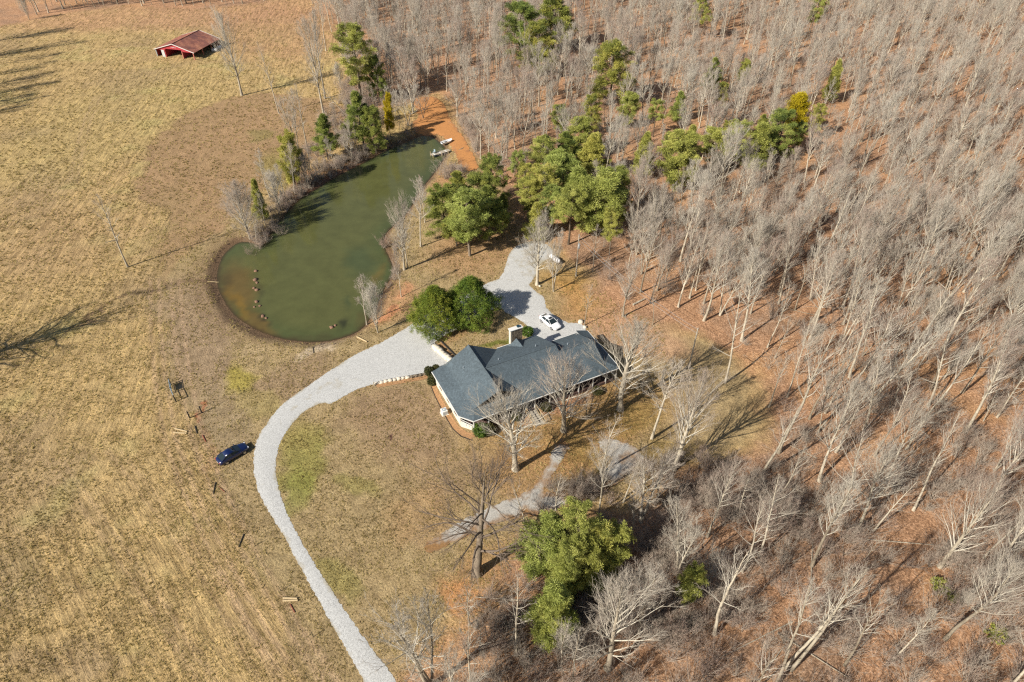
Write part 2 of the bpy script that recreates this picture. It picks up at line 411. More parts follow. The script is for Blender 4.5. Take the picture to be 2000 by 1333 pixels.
# ------------------------------------------------------------------ plan of the place
SHORE = smooth_closed(gpoly([(424, 523), (422, 545), (427, 565), (440, 590), (456, 611), (480, 629), (512, 646), (552, 658), (600, 664), (642, 662), (680, 652), (706, 638), (720, 620), (734, 596), (750, 560), (768, 527), (760, 500), (752, 482), (752, 455), (776, 430), (800, 405), (820, 370), (848, 335), (868, 305), (872, 290), (860, 276), (842, 264), (822, 263), (790, 276), (760, 288), (720, 309), (690, 325), (650, 345), (620, 364), (592, 380), (574, 396), (548, 424), (530, 450), (512, 476), (490, 470), (466, 470), (446, 483), (432, 500)]), 3)
DRIVE = gpoly([(790, 1400), (745, 1400), (712, 1335), (690, 1292), (660, 1240), (630, 1187), (600, 1132), (575, 1086), (550, 1040), (525, 1000), (506, 962), (497, 927), (496, 896), (500, 868), (508, 847), (521, 829), (541, 801), (571, 775), (601, 755), (650, 721), (700, 690), (740, 672), (770, 655), (795, 640), (820, 622), (880, 590), (930, 566), (955, 552), (975, 545), (986, 525), (992, 503), (1002, 486), (1025, 474), (1055, 472), (1078, 486), (1078, 502), (1056, 516), (1046, 540), (1034, 557), (1050, 572), (1063, 582), (1066, 600), (1080, 614), (1092, 622), (1110, 631), (1134, 632), (1146, 648), (1150, 690), (1060, 700), (1040, 656), (1034, 644), (1021, 629), (990, 612), (970, 601), (930, 622), (890, 645), (850, 668), (858, 684), (882, 710), (862, 722), (838, 730), (800, 738), (762, 745), (735, 750), (700, 760), (660, 781), (645, 789), (632, 787), (610, 795), (590, 808), (570, 829), (555, 850), (545, 871), (540, 896), (539, 921), (545, 956), (560, 1001), (585, 1051), (620, 1111), (660, 1171), (700, 1231), (745, 1291), (776, 1335)])
PATH = gpoly([(1096, 858), (1080, 880), (1068, 910), (1053, 935), (1038, 955), (1008, 970), (958, 990), (908, 1015), (868, 1040), (828, 1066), (838, 1080), (880, 1062), (942, 1036), (1002, 1014), (1062, 1006), (1112, 992), (1182, 962), (1232, 922), (1256, 892), (1226, 866), (1172, 858), (1180, 884), (1196, 896), (1176, 922), (1144, 944), (1106, 958), (1064, 960), (1078, 930), (1094, 902), (1112, 872)])
CLAY = gpoly([(808, 196), (846, 190), (868, 206), (878, 232), (900, 262), (922, 300), (934, 330), (905, 332), (890, 305), (872, 272), (852, 262), (835, 262), (812, 258), (806, 240), (818, 228)])
FOREST = gpoly([(560, -70), (598, -10), (655, 50), (690, 110), (672, 170), (690, 215), (740, 215), (806, 196), (850, 186), (880, 200), (905, 262), (940, 320), (985, 380), (1010, 430), (1062, 462), (1095, 500), (1150, 545), (1205, 610), (1330, 650), (1430, 690), (1500, 760), (1500, 850), (1420, 905), (1330, 935), (1270, 975), (1190, 985), (1110, 1010), (1020, 1040), (985, 1090), (975, 1160), (900, 1230), (840, 1270), (770, 1310), (800, 1440), (900, 1650), (2600, 1750), (2600, -90)])
FOREST2 = gpoly([(-500, -70), (560, -70), (520, 5), (380, 20), (230, 12), (120, 28), (60, 40), (-30, 60), (-140, 130), (-300, 260), (-700, 380)])
HOUSEYARD = gpoly([(1000, 640), (1160, 640), (1250, 700), (1260, 760), (1050, 830), (930, 850), (900, 840)])
shore_sd = lambda x, y: sd_poly(x, y, SHORE)
def ground_h(x, y, sd=None):
    x = np.asarray(x, float); y = np.asarray(y, float)
    if sd is None: sd = shore_sd(x, y)
    out = -0.55 * (1 - sstep(0.0, 2.6, sd)); ins = -0.55 - np.minimum(2.5, np.maximum(0, -sd) * 0.35)
    return np.where(sd > 0, out, ins)
def hz(x, y):
    return float(ground_h(np.array([x]), np.array([y]))[0])

# ------------------------------------------------------------------ ground sheet
def build_ground():
    ys = [-3500, -900, -300, -120, -60, -30]; y = -12.0
    while y < 325:
        ys.append(y); y += max(0.30, 2.3 * (y * y + HC * HC) / (HC * FPX))
    ys += [335, 350, 380, 430, 520, 700, 1100, 2000, 4500]
    ss = np.concatenate([[-30, -12, -6, -3, -2, -1.5, -1.25], np.linspace(-1.15, 1.15, 600), [1.25, 1.5, 2, 3, 6, 12, 30]])
    ys = np.array(ys); W = np.maximum(52, 50 + 0.58 * np.clip(ys, -50, 400))
    X = ss[None, :] * W[:, None]; Y = np.repeat(ys[:, None], len(ss), 1)
    x = X.ravel(); y = Y.ravel()
    sd = shore_sd(x, y)
    z = ground_h(x, y, sd)
    # warped coordinates make every border ragged
    wx = x + (fbm(x, y, 6, 1) - .5) * 6 + (fbm(x, y, 1.6, 2) - .5) * 2.0; wy = y + (fbm(x, y, 6, 5) - .5) * 6 + (fbm(x, y, 1.6, 6) - .5) * 2.0
    U, Vv = proj(wx, wy, 0)
    bad = (wy < 5); 
    def splat(cu, cv, ru, rv, rot=0):
        c, s = math.cos(rad(rot)), math.sin(rad(rot)); a = (U - cu) * c + (Vv - cv) * s; b = -(U - cu) * s + (Vv - cv) * c
        q = np.sqrt((a / ru) ** 2 + (b / rv) ** 2); return 1 - sstep(0.55, 1.15, q)
    col = np.tile(np.array(lin(184, 156, 102)), (len(x), 1))
    def mix(m, c):
        nonlocal col
        m = np.clip(m, 0, 1)[:, None]; col = col * (1 - m) + np.array(c)[None, :] * m
    n1 = fbm(x, y, 22, 11); n2 = fbm(x, y, 9, 14); n3 = fbm(x, y, 40, 17)
    mix(sstep(.5, .72, n1) * .55, lin(158, 134, 96)); mix(sstep(.55, .8, n2) * .5, lin(182, 168, 104)); mix(sstep(.52, .7, n3) * .4, lin(176, 146, 100))
    mix(splat(60, 480, 160, 110) * .25, lin(166, 134, 96)); mix(splat(200, 250, 300, 90, -20) * .22, lin(176, 160, 96))
    mix(splat(120, 1290, 140, 50) * .45, lin(146, 124, 92)); mix(splat(30, 1120, 70, 100) * .3, lin(140, 124, 92))
    mix(splat(330, 28, 420, 36, -2) * .6, lin(186, 142, 104)); mix(splat(560, 60, 170, 70) * .6, lin(178, 138, 98))
    field = 1 - splat(700, 900, 10, 10) * 0
    # meadow inside fence between field and drive
    inner = sd_poly(wx, wy, gpoly([(300, 560), (420, 430), (470, 400), (620, 350), (800, 270), (900, 330), (980, 420), (1060, 470), (1160, 560), (1240, 620), (1340, 660), (1460, 720), (1480, 840), (1300, 920), (1100, 1000), (1000, 1040), (960, 1150), (800, 1290), (740, 1420), (640, 1420), (560, 1200), (480, 1060), (400, 880), (330, 740)]))
    im = 1 - sstep(-1.5, 1.5, inner); mix(im * .9, lin(164, 142, 98)); field = field * (1 - im * .7)
    rough = sd_poly(wx, wy, gpoly([(268, 360), (282, 322), (300, 285), (345, 232), (400, 208), (470, 188), (520, 180), (600, 190), (690, 215), (640, 300), (560, 350), (520, 365), (480, 400), (420, 460), (350, 500), (310, 560), (322, 470), (330, 420), (290, 395)]))
    rm = 1 - sstep(-1.2, 1.2, rough); mix(rm * .85, lin(158, 128, 90)); field = field * (1 - rm * .75)
    mix(rm * sstep(.5, .7, n2) * .5, lin(172, 138, 98))
    mix(splat(500, 265, 30, 14) * .5, lin(124, 120, 62)); mix(splat(540, 330, 40, 40) * .55, lin(134, 126, 62))
    mix(splat(340, 470, 70, 110, 10) * .25, lin(150, 130, 84))
    # strip between pond and fence
    mix(splat(385, 660, 70, 140, -10) * .6, lin(152, 128, 100)); mix(splat(440, 830, 70, 90, -30) * .35, lin(142, 124, 98))
    mix(splat(560, 745, 120, 40, -25) * .5, lin(150, 124, 96))
    mix(splat(465, 738, 42, 36) * .95, lin(168, 152, 74)); mix(splat(505, 790, 50, 30, 30) * .5, lin(162, 146, 84))
    mix(splat(630, 686, 42, 12, -20) * .8, lin(196, 176, 140)); mix(splat(505, 680, 30, 16) * .5, lin(186, 162, 118))
    # front lawn
    mix(splat(600, 905, 52, 80, 10) * .85, lin(148, 140, 72)); mix(splat(585, 960, 36, 50, 10) * .6, lin(134, 134, 62)); mix(splat(700, 955, 40, 26) * .45, lin(140, 136, 62)); mix(splat(660, 1140, 30, 60, -30) * .6, lin(146, 138, 72))
    mix(splat(585, 850, 40, 50, 30) * .5, lin(160, 142, 82))
    mix(splat(790, 830, 140, 80) * .45, lin(150, 120, 94)); mix(splat(880, 930, 110, 70) * .4, lin(152, 122, 90)); mix(splat(740, 800, 100, 40, -20) * .3, lin(150, 124, 90))
    mix(splat(758, 862, 7, 6) * .9, lin(80, 48, 44)); mix(splat(800, 868, 6, 4) * .6, lin(96, 60, 50))
    mix(splat(905, 1170, 55, 40, 40) * .75, lin(196, 138, 84)); mix(splat(970, 1100, 70, 60) * .4, lin(172, 128, 76)); mix(splat(930, 1140, 90, 50) * .35, lin(176, 130, 80))
    mix(splat(820, 1010, 90, 60) * .35, lin(178, 138, 92))
    # yard south and east of house
    mix(splat(1120, 830, 210, 90, -12) * .7, lin(162, 124, 72)); mix(splat(1100, 790, 60, 25, -10) * .6, lin(170, 122, 92)); mix(splat(1060, 930, 120, 60) * .5, lin(166, 122, 74))
    mix(splat(1140, 880, 40, 26) * .4, lin(134, 112, 52)); mix(splat(1235, 815, 60, 40) * .4, lin(140, 118, 56)); mix(splat(1330, 890, 70, 50) * .5, lin(150, 124, 64))
    mix(splat(1170, 600, 110, 50, 10) * .6, lin(184, 136, 86)); mix(splat(1120, 580, 50, 26, 20) * .55, lin(190, 146, 84)); mix(splat(1240, 660, 120, 50, 20) * .6, lin(190, 148, 112))
    mix(splat(1100, 548, 50, 24) * .5, lin(176, 132, 60)); mix(splat(940, 480, 130, 60, -15) * .5, lin(176, 132, 90)); mix(splat(760, 600, 60, 40, -30) * .5, lin(186, 136, 92))
    mix(splat(762, 614, 24, 12, -30) * .6, lin(204, 136, 92)); mix(splat(782, 575, 20, 10, -50) * .5, lin(200, 138, 96)); mix(splat(722, 505, 10, 26) * .6, lin(200, 140, 80))
    mix(splat(890, 655, 50, 16, -25) * .5, lin(176, 136, 88)); mix(splat(980, 657, 46, 9, -24) * .9, lin(108, 112, 44))
    mix(splat(380, 815, 12, 6, -20) * .4, lin(186, 128, 84)); mix(splat(371, 822, 8, 4) * .9, lin(180, 104, 64)); mix(splat(393, 800, 5, 5) * .7, lin(180, 104, 66)); mix(splat(400, 870, 14, 60, -28) * .35, lin(182, 138, 96))
    mix(splat(850, 240, 50, 50) * .4, lin(192, 138, 88)); mix(splat(880, 355, 36, 30) * .5, lin(184, 130, 84))
    # stony strip, ditch line through the meadow
    for (a, b) in (((0, 745), (130, 645)), ((130, 645), (215, 592)), ((215, 592), (330, 555)), ((330, 555), (420, 550))):
        for k in range(10):
            t = k / 10; mix(splat(a[0] + (b[0] - a[0]) * t, a[1] + (b[1] - a[1]) * t, 9, 3.2, -30) * .55, lin(112, 88, 66))
    for k in range(12): mix(splat(238 + k * 9, 582 - k * 2.2, 7, 4) * .5, lin(98, 86, 62))
    # wheel tracks worn along the fence line and across the pasture
    for pts_, offs, st_ in (([(352, 545), (358, 640), (372, 740), (398, 860), (440, 960), (500, 1080), (590, 1230), (680, 1360)], (0, 1.8, 4.2, 6.0), .42), ([(150, 360), (160, 300), (176, 240), (196, 190)], (0, 1.8), .3), ([(120, 900), (200, 1010), (300, 1150), (420, 1333)], (0, 1.9), .25), ([(235, 880), (330, 1000), (440, 1150), (540, 1333)], (0, 1.9), .25)):
        for of in offs:
            P_ = gpoly(pts_) + np.array([-of, 0]); dmin = np.full(x.shape, 1e9)
            for a_, b_ in zip(P_[:-1], P_[1:]):
                e_ = b_ - a_; t_ = np.clip(((x - a_[0]) * e_[0] + (y - a_[1]) * e_[1]) / (e_ @ e_), 0, 1); dmin = np.minimum(dmin, np.hypot(x - a_[0] - t_ * e_[0], y - a_[1] - t_ * e_[1]))
            mix((1 - sstep(.15, .55, dmin + (fbm(x, y, 3, 97) - .5) * .5)) * st_ * (.5 + fbm(x, y, 12, 98)), lin(182, 152, 116)); mix((1 - sstep(.0, .35, np.abs(dmin - .65))) * st_ * .5, lin(120, 100, 70))
    # forest floor
    fsd = np.minimum(sd_poly(wx, wy, FOREST), sd_poly(wx, wy, FOREST2)); fm = 1 - sstep(-2.5, 2.5, fsd)
    fcol = np.array(lin(182, 136, 104))[None, :] * (0.86 + 0.3 * fbm(x, y, 14, 31))[:, None]
    b1 = (sstep(.45, .7, fbm(x, y, 7, 41)) * .7)[:, None]; fcol = fcol * (1 - b1) + np.array(lin(152, 120, 98))[None, :] * b1
    b2 = (sstep(.55, .75, fbm(x, y, 11, 51)) * .6)[:, None]; fcol = fcol * (1 - b2) + np.array(lin(196, 146, 104))[None, :] * b2
    col = col * np.array([1.14, 1.16, 1.36]); fcol = fcol * np.array([1.0, 1.10, 1.14])
    col = col * (1 - fm[:, None]) + fcol * fm[:, None]
    mix(splat(1400, 960, 160, 60, 10) * .55, lin(116, 88, 72)); mix(splat(1480, 930, 60, 40) * .4, lin(120, 92, 74)); mix(splat(1250, 1080, 160, 90) * .4, lin(130, 98, 78))
    # pond banks
    wide = 1.0 + 1.8 * splat(450, 560, 120, 160) + 1.6 * splat(740, 520, 40, 90) + 1.8 * splat(680, 300, 170, 90, -25)
    col = col * (1 - .16 * sstep(.52, .6, fbm(x, y, 1.1, 95, 3)) * (1 - fm))[:, None]
    dd = np.where(sd > -3, sd, 99) + (fbm(x, y, 1.5, 61) - .5) * 1.2
    mix((1 - sstep(0.3, 1.0, dd / wide)) * .85, lin(98, 76, 62)); mix((1 - sstep(1.0, 2.6, dd / wide)) * .4, lin(128, 104, 80))
    mix(splat(620, 350, 110, 26, -28) * .6, lin(128, 92, 74)); mix(splat(590, 345, 40, 12, -28) * .4, lin(190, 140, 110))
    litter = np.clip(fm + .45 * splat(1120, 830, 220, 110, -12) + .6 * splat(640, 330, 150, 50, -25) + .3 * im, 0, 1)
    field = np.clip(field * (1 - fm), 0, 1)
    ny, nx = X.shape; i = np.arange((ny - 1) * nx).reshape(ny - 1, nx)[:, :-1].ravel()
    F = np.stack([i, i + 1, i + nx + 1, i + nx], 1)
    # long low swells of the old pasture rows
    z = z + np.where(sd > 3, (fbm(x, y, 2.2, 71, 3) - .5) * 0.10, 0) * np.clip(field, 0.15, 1)
    me = np_mesh('ground', np.stack([x, y, z], 1), F, True, {'col': ('FLOAT_COLOR', np.concatenate([col, np.ones((len(x), 1))], 1)), 'litter': ('FLOAT', litter), 'field': ('FLOAT', field)})
    o = link('ground', me, None, M['ground']); tag(o, kind='structure')
build_ground()

def resample(poly, step, jit=0.0, closed=True):
    out = []; n = len(poly)
    for i in range(n if closed else n - 1):
        a, b = poly[i], poly[(i + 1) % n]; L = np.hypot(*(b - a)); k = max(1, int(L / step))
        for j in range(k):
            t = j / k; p = a + (b - a) * t
            if jit: nrm = np.array([-(b - a)[1], (b - a)[0]]) / (L + 1e-9); p = p + nrm * random.uniform(-jit, jit)
            out.append(p)
    return np.array(out)
def sheet(name, poly, z, mat, step=0.4, jit=0.08, grid=1.0, smooth=3, attr=None, zf=None, skirt=0.0):
    P = smooth_closed(poly, smooth) if smooth else np.array(poly)
    P = resample(P, step, jit)
    x0, y0 = P.min(0); x1, y1 = P.max(0)
    gx, gy = np.meshgrid(np.arange(x0, x1, grid), np.arange(y0, y1, grid)); gx = gx.ravel(); gy = gy.ravel()
    gx = gx + RNG.uniform(-.2, .2, gx.shape) * grid; gy = gy + RNG.uniform(-.2, .2, gy.shape) * grid
    k = sd_poly(gx, gy, P) < -0.5 * grid; pts = [Vector(p) for p in P] + [Vector((a, b)) for a, b in zip(gx[k], gy[k])]
    n = len(P); r = geometry.delaunay_2d_cdt(pts, [(i, (i + 1) % n) for i in range(n)], [], 1, 1e-5)
    V = np.array([(p.x, p.y) for p in r[0]]); F = np.array([f for f in r[2] if len(f) == 3])
    sdv = sd_poly(V[:, 0], V[:, 1], P)
    zz = np.full(len(V), z) if zf is None else zf(V[:, 0], V[:, 1]) + z
    if skirt: zz = zz - skirt * (1 - sstep(0.0, 0.35, -sdv))
    me = np_mesh(name, np.column_stack([V, zz]), F, True, attr(V[:, 0], V[:, 1], sdv) if attr else None)
    fl = np.array([p.normal.z for p in me.polygons])
    if fl.mean() < 0: me.flip_normals()
    return tag(link(name, me, None, mat), kind='structure')
def drive_attr(x, y, sd):
    U, V = proj(x, y)
    w = (0.36 * sstep(1.1, 1.8, -sd) - .08 * sstep(.5, .8, -sd) * (1 - sstep(.9, 1.3, -sd))) * (V > 740) + 0.42 * sstep(-.8, 0, sd) + .12 * (fbm(x, y, 1.2, 87) - .5) + 0.32 * (fbm(x, y, 3, 81) - .2) + 0.55 * np.exp(-(((U - 1040) / 40) ** 2 + ((V - 505) / 38) ** 2)) + .2 * np.exp(-(((U - 1010) / 22) ** 2 + ((V - 545) / 22) ** 2)) + .2 * np.exp(-(((U - 1045) / 16) ** 2 + ((V - 640) / 22) ** 2))
    return {'worn': ('FLOAT', w)}
sheet('gravel_driveway', DRIVE, 0.085, M['gravel'], 0.22, 0.10, 0.9, 2, drive_attr, skirt=0.06)
def path_attr(x, y, sd):
    U, V = proj(x, y)
    w = 0.50 + 0.35 * sstep(-1.2, 0, sd) + 1.0 * (fbm(x, y, 2.0, 83) - .5)
    w = w + .35 * np.exp(-(((U - 1130) / 60) ** 2 + ((V - 975) / 30) ** 2)) - .25 * np.exp(-(((U - 1190) / 25) ** 2 + ((V - 885) / 20) ** 2)) - .2 * np.exp(-(((U - 950) / 90) ** 2 + ((V - 1010) / 30) ** 2))
    return {'worn': ('FLOAT', w)}
sheet('gravel_path', PATH, 0.075, M['path'], 0.35, 0.22, 0.7, 3, path_attr, skirt=0.045)
def clay_attr(x, y, sd): return {'worn': ('FLOAT', 0.28 + 0.35 * sstep(-2, 0, sd) + .2 * (fbm(x, y, 3, 85) - .5))}
sheet('clay_track', CLAY, 0.07, M['clay'], 0.6, 0.3, 1.2, 3, clay_attr, zf=ground_h)
def water_attr(x, y, sd):
    U, V = proj(x + (fbm(x, y, 2.5, 91) - .5) * 3, y + (fbm(x, y, 2.5, 92) - .5) * 3)
    def sp(cu, cv, ru, rv, rot=0):
        c, s = math.cos(rad(rot)), math.sin(rad(rot)); a = (U - cu) * c + (V - cv) * s; b = -(U - cu) * s + (V - cv) * c
        return 1 - sstep(0.3, 1.1, np.sqrt((a / ru) ** 2 + (b / rv) ** 2))
    k = 0.57
    col = np.tile(np.array(lin(108, 110, 66, k)), (len(x), 1))
    def mix(m, c):
        nonlocal col
        m = np.clip(m, 0, 1)[:, None]; col = col * (1 - m) + np.array(c)[None, :] * m
    mix((1 - sstep(0.0, 5.5, -sd)) * .5, lin(78, 96, 60, k))
    shelf = np.maximum(sp(462, 560, 46, 70, -12), sp(500, 625, 60, 22, 35))
    mix(shelf * .95, lin(124, 104, 60, k)); mix(sp(462, 590, 12, 55, -22) * .45, lin(160, 124, 50, k)); mix(sp(440, 545, 20, 30) * .5, lin(86, 76, 52, k))
    mix(sp(735, 535, 9, 36, 25) * .45, lin(140, 114, 60, k)); mix(sp(712, 620, 30, 18, -50) * .5, lin(104, 92, 56, k))
    mix(sp(600, 655, 90, 8, 0) * .5, lin(92, 84, 56, k)); mix(sp(665, 628, 16, 12, -40) * .85, lin(58, 60, 44, k)); mix(sp(678, 590, 10, 24, 20) * .5, lin(66, 82, 58, k))
    mix(sp(700, 505, 36, 40, -40) * .5, lin(76, 94, 66, k)); mix(sp(518, 618, 22, 8, 35) * .8, lin(66, 56, 44, k)); mix(sp(505, 560, 8, 60, -5) * .5, lin(82, 82, 54, k))
    mix((1 - sstep(0.0, 0.7, -sd)) * .8, lin(84, 66, 48, k))
    return {'col': ('FLOAT_COLOR', np.concatenate([col, np.ones((len(x), 1))], 1))}
o = sheet('pond_water', SHORE, -0.52, M['water'], 0.7, 0.05, 0.8, 0, water_attr)

HF_O = Vector((*G(925, 822.5, 3.0), 0)); HF_A = rad(26.7)
def Hl(x, y, z=0):   # house frame -> world
    return (HF_O.x + x * math.cos(HF_A) - y * math.sin(HF_A), HF_O.y + x * math.sin(HF_A) + y * math.cos(HF_A), z)
def mulch(name_pts, lab=None):
    return sheet('mulch_bed', gpoly(name_pts), 0.05, M['mulch'], 0.4, 0.06, 0.8, 0)
mulch([(843, 751), (852, 755), (862, 777), (873, 797), (884, 816), (897, 834), (914, 845), (924, 846), (930, 852), (920, 859), (905, 853), (888, 843), (877, 826), (868, 808), (858, 792), (850, 775), (842, 757)])
mulch([(733, 752), (780, 744), (838, 732), (840, 739), (800, 747), (760, 754), (737, 758)])
mulch([(853, 674), (862, 670), (889, 698), (884, 704)])
mulch([(1010, 808), (1040, 790), (1100, 772), (1110, 784), (1060, 800), (1048, 822), (1022, 834)])

# ------------------------------------------------------------------ trees: generators
def frames(T):
    a = np.cross(T, np.array([0.13, 0.21, 1.0])); n = np.linalg.norm(a, axis=-1, keepdims=True)
    a = np.where(n < 1e-4, np.array([1.0, 0, 0]), a / np.maximum(n, 1e-6)); return a, np.cross(T, a)
def tubes(P, R, m):
    """P (N,K,3) polylines, R (N,K) radii -> verts, quads"""
    Nn, K, _ = P.shape
    T = np.gradient(P, axis=1); T /= np.linalg.norm(T, axis=2, keepdims=True) + 1e-9
    A, B = frames(T); an = np.arange(m) * 2 * math.pi / m
    V = P[:, :, None, :] + (A[:, :, None, :] * np.cos(an)[None, None, :, None] + B[:, :, None, :] * np.sin(an)[None, None, :, None]) * R[:, :, None, None]
    i = np.arange(Nn)[:, None, None] * K * m; k = np.arange(K - 1)[None, :, None] * m; j = np.arange(m)[None, None, :]; j2 = (j + 1) % m
    F = np.stack([(i + k + j), (i + k + j2), (i + k + m + j2), (i + k + m + j)], -1).reshape(-1, 4)
    return V.reshape(-1, 3), F
def spikes(S, E, r):
    """3-sided spikes"""
    T = E - S; L = np.linalg.norm(T, axis=1, keepdims=True) + 1e-9; A, B = frames(T / L); n = len(S); vs = []
    for k in range(3):
        t = 2 * math.pi * k / 3; vs.append(S + (A * math.cos(t) + B * math.sin(t)) * r[:, None])
    V = np.stack(vs + [E], 1).reshape(-1, 3); b = np.arange(n)[:, None] * 4
    F = np.concatenate([b + np.array([[0, 1, 3]]), b + np.array([[1, 2, 3]]), b + np.array([[2, 0, 3]])]); return V, F
def rot_about(v, axis, ang):
    c = np.cos(ang)[:, None]; s = np.sin(ang)[:, None]
    return v * c + np.cross(axis, v) * s + axis * (np.sum(axis * v, 1, keepdims=True)) * (1 - c)
def sample(P, t):
    K = P.shape[1]; f = t * (K - 1); i = np.minimum(f.astype(int), K - 2); w = (f - i)[:, None]; r = np.arange(len(P))
    p = P[r, i] * (1 - w) + P[r, i + 1] * w; d = P[r, i + 1] - P[r, i]; return p, d / (np.linalg.norm(d, axis=1, keepdims=True) + 1e-9)
def grow(rg, P, L, R, n, tr, ang, lr, rr, K, up, wob=0.10, rmin=0.0):
    """children of polylines P; returns polylines, lengths, radii at base"""
    Nn = len(P); idx = np.repeat(np.arange(Nn), n); t = rg.uniform(tr[0], tr[1], len(idx))
    S, D = sample(P[idx], t)
    a, b = frames(D); th = rg.uniform(0, 2 * math.pi, len(idx)); ax = a * np.cos(th)[:, None] + b * np.sin(th)[:, None]
    d = rot_about(D, ax, rg.uniform(ang[0], ang[1], len(idx)))
    d[:, 2] += up; d /= np.linalg.norm(d, axis=1, keepdims=True)
    ln = L[idx] * lr * (1.15 - 0.65 * t) * rg.uniform(0.65, 1.3, len(idx)); r0 = np.maximum(R[idx] * (1 - 0.8 * t) * rr, rmin)
    Q = np.zeros((len(idx), K, 3)); Q[:, 0] = S; dd = d.copy()
    for k in range(1, K):
        dd = dd + rg.normal(0, wob, dd.shape); dd[:, 2] += up * 0.35; dd /= np.linalg.norm(dd, axis=1, keepdims=True)
        Q[:, k] = Q[:, k - 1] + dd * (ln / (K - 1))[:, None]
    return Q, ln, r0
def bare_tree(seed, H=18.0, r0=0.22, clear=0.5, crown=0.2, n1=16, a_lo=62, a_hi=22, up=0.3, wob=0.12, dens=1.0, forks=1, twist=0.02, splay=0.12, limb=1.0):
    rg = np.random.default_rng(seed); K = 12
    TP = []; TR = []
    for f in range(forks):
        P = np.zeros((K, 3)); d = np.array([rg.normal(0, .03), rg.normal(0, .03), 1.0])
        az = 2 * math.pi * f / forks + rg.uniform(-.4, .4); hh = H * (1 - 0.1 * f)
        for k in range(1, K):
            if forks > 1 and k == 1: d = d + np.array([math.cos(az), math.sin(az), 0]) * splay
            d = d + np.array([rg.normal(0, twist), rg.normal(0, twist), 0]); d[2] = 1.0
            P[k] = P[k - 1] + d / np.linalg.norm(d) * hh / (K - 1)
        t = np.linspace(0, 1, K); R = r0 * (1 - t) ** 0.8 * (1 if forks == 1 else .75) + 0.015; R[0] *= 1.45
        TP.append(P); TR.append(R)
    TP = np.array(TP); TR = np.array(TR)
    tv, tf = tubes(TP, TR, 8)
    V = []; F4 = []; F3 = []; LV = []; off = 0
    def push(v, f, lv):
        nonlocal off
        V.append(v); (F4 if f.shape[1] == 4 else F3).append(f + off); LV.append(np.full(len(v), lv)); off += len(v)
    # limbs
    n = n1; idx = np.repeat(np.arange(forks), n); t = np.tile(clear + (1 - clear) * (np.arange(n) + .3) / n * .96, forks) ; t = np.clip(t + rg.uniform(-.02, .02, len(t)), 0, .985)
    S, D = sample(TP[idx], t); q = (t - clear) / (1 - clear)
    az = np.arange(len(t)) * 2.399 + rg.uniform(-.5, .5, len(t)); pol = np.radians(a_lo + (a_hi - a_lo) * q + rg.uniform(-9, 9, len(t)))
    d = np.stack([np.cos(az) * np.sin(pol), np.sin(az) * np.sin(pol), np.cos(pol)], 1) + D * .2; d /= np.linalg.norm(d, axis=1, keepdims=True)
    prof = np.sin(np.clip(.18 + q * .95, 0, 1) * math.pi) ** .6 * .75 + .28
    ln = H * crown * 1.45 * prof * rg.uniform(.7, 1.2, len(t)); K1 = 6
    Q = np.zeros((len(t), K1, 3)); Q[:, 0] = S; dd = d
    for k in range(1, K1):
        dd = dd + rg.normal(0, wob, dd.shape); dd[:, 2] += up * .3; dd /= np.linalg.norm(dd, axis=1, keepdims=True); Q[:, k] = Q[:, k - 1] + dd * (ln / (K1 - 1))[:, None]
    rl = np.clip(r0 * (1 - t) ** .8 * .5, .022, .075 * H / 18 * limb); tt = np.linspace(0, 1, K1)[None, :]
    v, f = tubes(Q, rl[:, None] * (1 - tt * .85), 5); push(v, f, 0.0)
    i3 = lambda x: max(1, int(round(x * dens)))
    # secondary
    Q2, l2, r2 = grow(rg, Q, ln, rl, i3(6), (.12, .95), (rad(16), rad(40)), .62, .6, 4, up * .8, wob * .8, .018)
    tt = np.linspace(0, 1, 4)[None, :]; v, f = tubes(Q2, r2[:, None] * (1 - tt * .8), 3); push(v, f, .25)
    # leading tops of trunk
    Q3, l3, r3 = grow(rg, Q2, l2, r2, i3(5), (.15, .98), (rad(14), rad(38)), .62, .6, 3, up * .8, wob * .8, .011)
    tt = np.linspace(0, 1, 3)[None, :]; v, f = tubes(Q3, r3[:, None] * (1 - tt * .75), 3); push(v, f, .6)
    Q3b, l3b, r3b = grow(rg, Q, ln, rl, i3(4), (.35, 1.0), (rad(16), rad(38)), .34, .45, 2, up * .8, wob, .011)
    push(*spikes(Q3b[:, 0], Q3b[:, 1], r3b), .6)
    Q4, l4, r4 = grow(rg, Q3, l3, r3, i3(3), (.1, 1.0), (rad(12), rad(36)), .85, .72, 2, up * .7, wob, .0085)
    push(*spikes(Q4[:, 0], Q4[:, 1], r4), 1.0)
    Q5, l5, r5 = grow(rg, Q3b, l3b, r3b, i3(3), (.1, 1.0), (rad(14), rad(38)), .85, .8, 2, up * .7, wob, .0085)
    push(*spikes(Q5[:, 0], Q5[:, 1], r5), 1.0)
    V = np.concatenate(V); LV = np.concatenate(LV)
    mt = np_mesh('trunk', tv, tf, True); mc = np_mesh('crown', V, [np.concatenate(F4), np.concatenate(F3)], True, {'lv': ('FLOAT', LV)})
    return dict(H=H, trunk=mt, crown=mc, tm='bark', cm='twig')
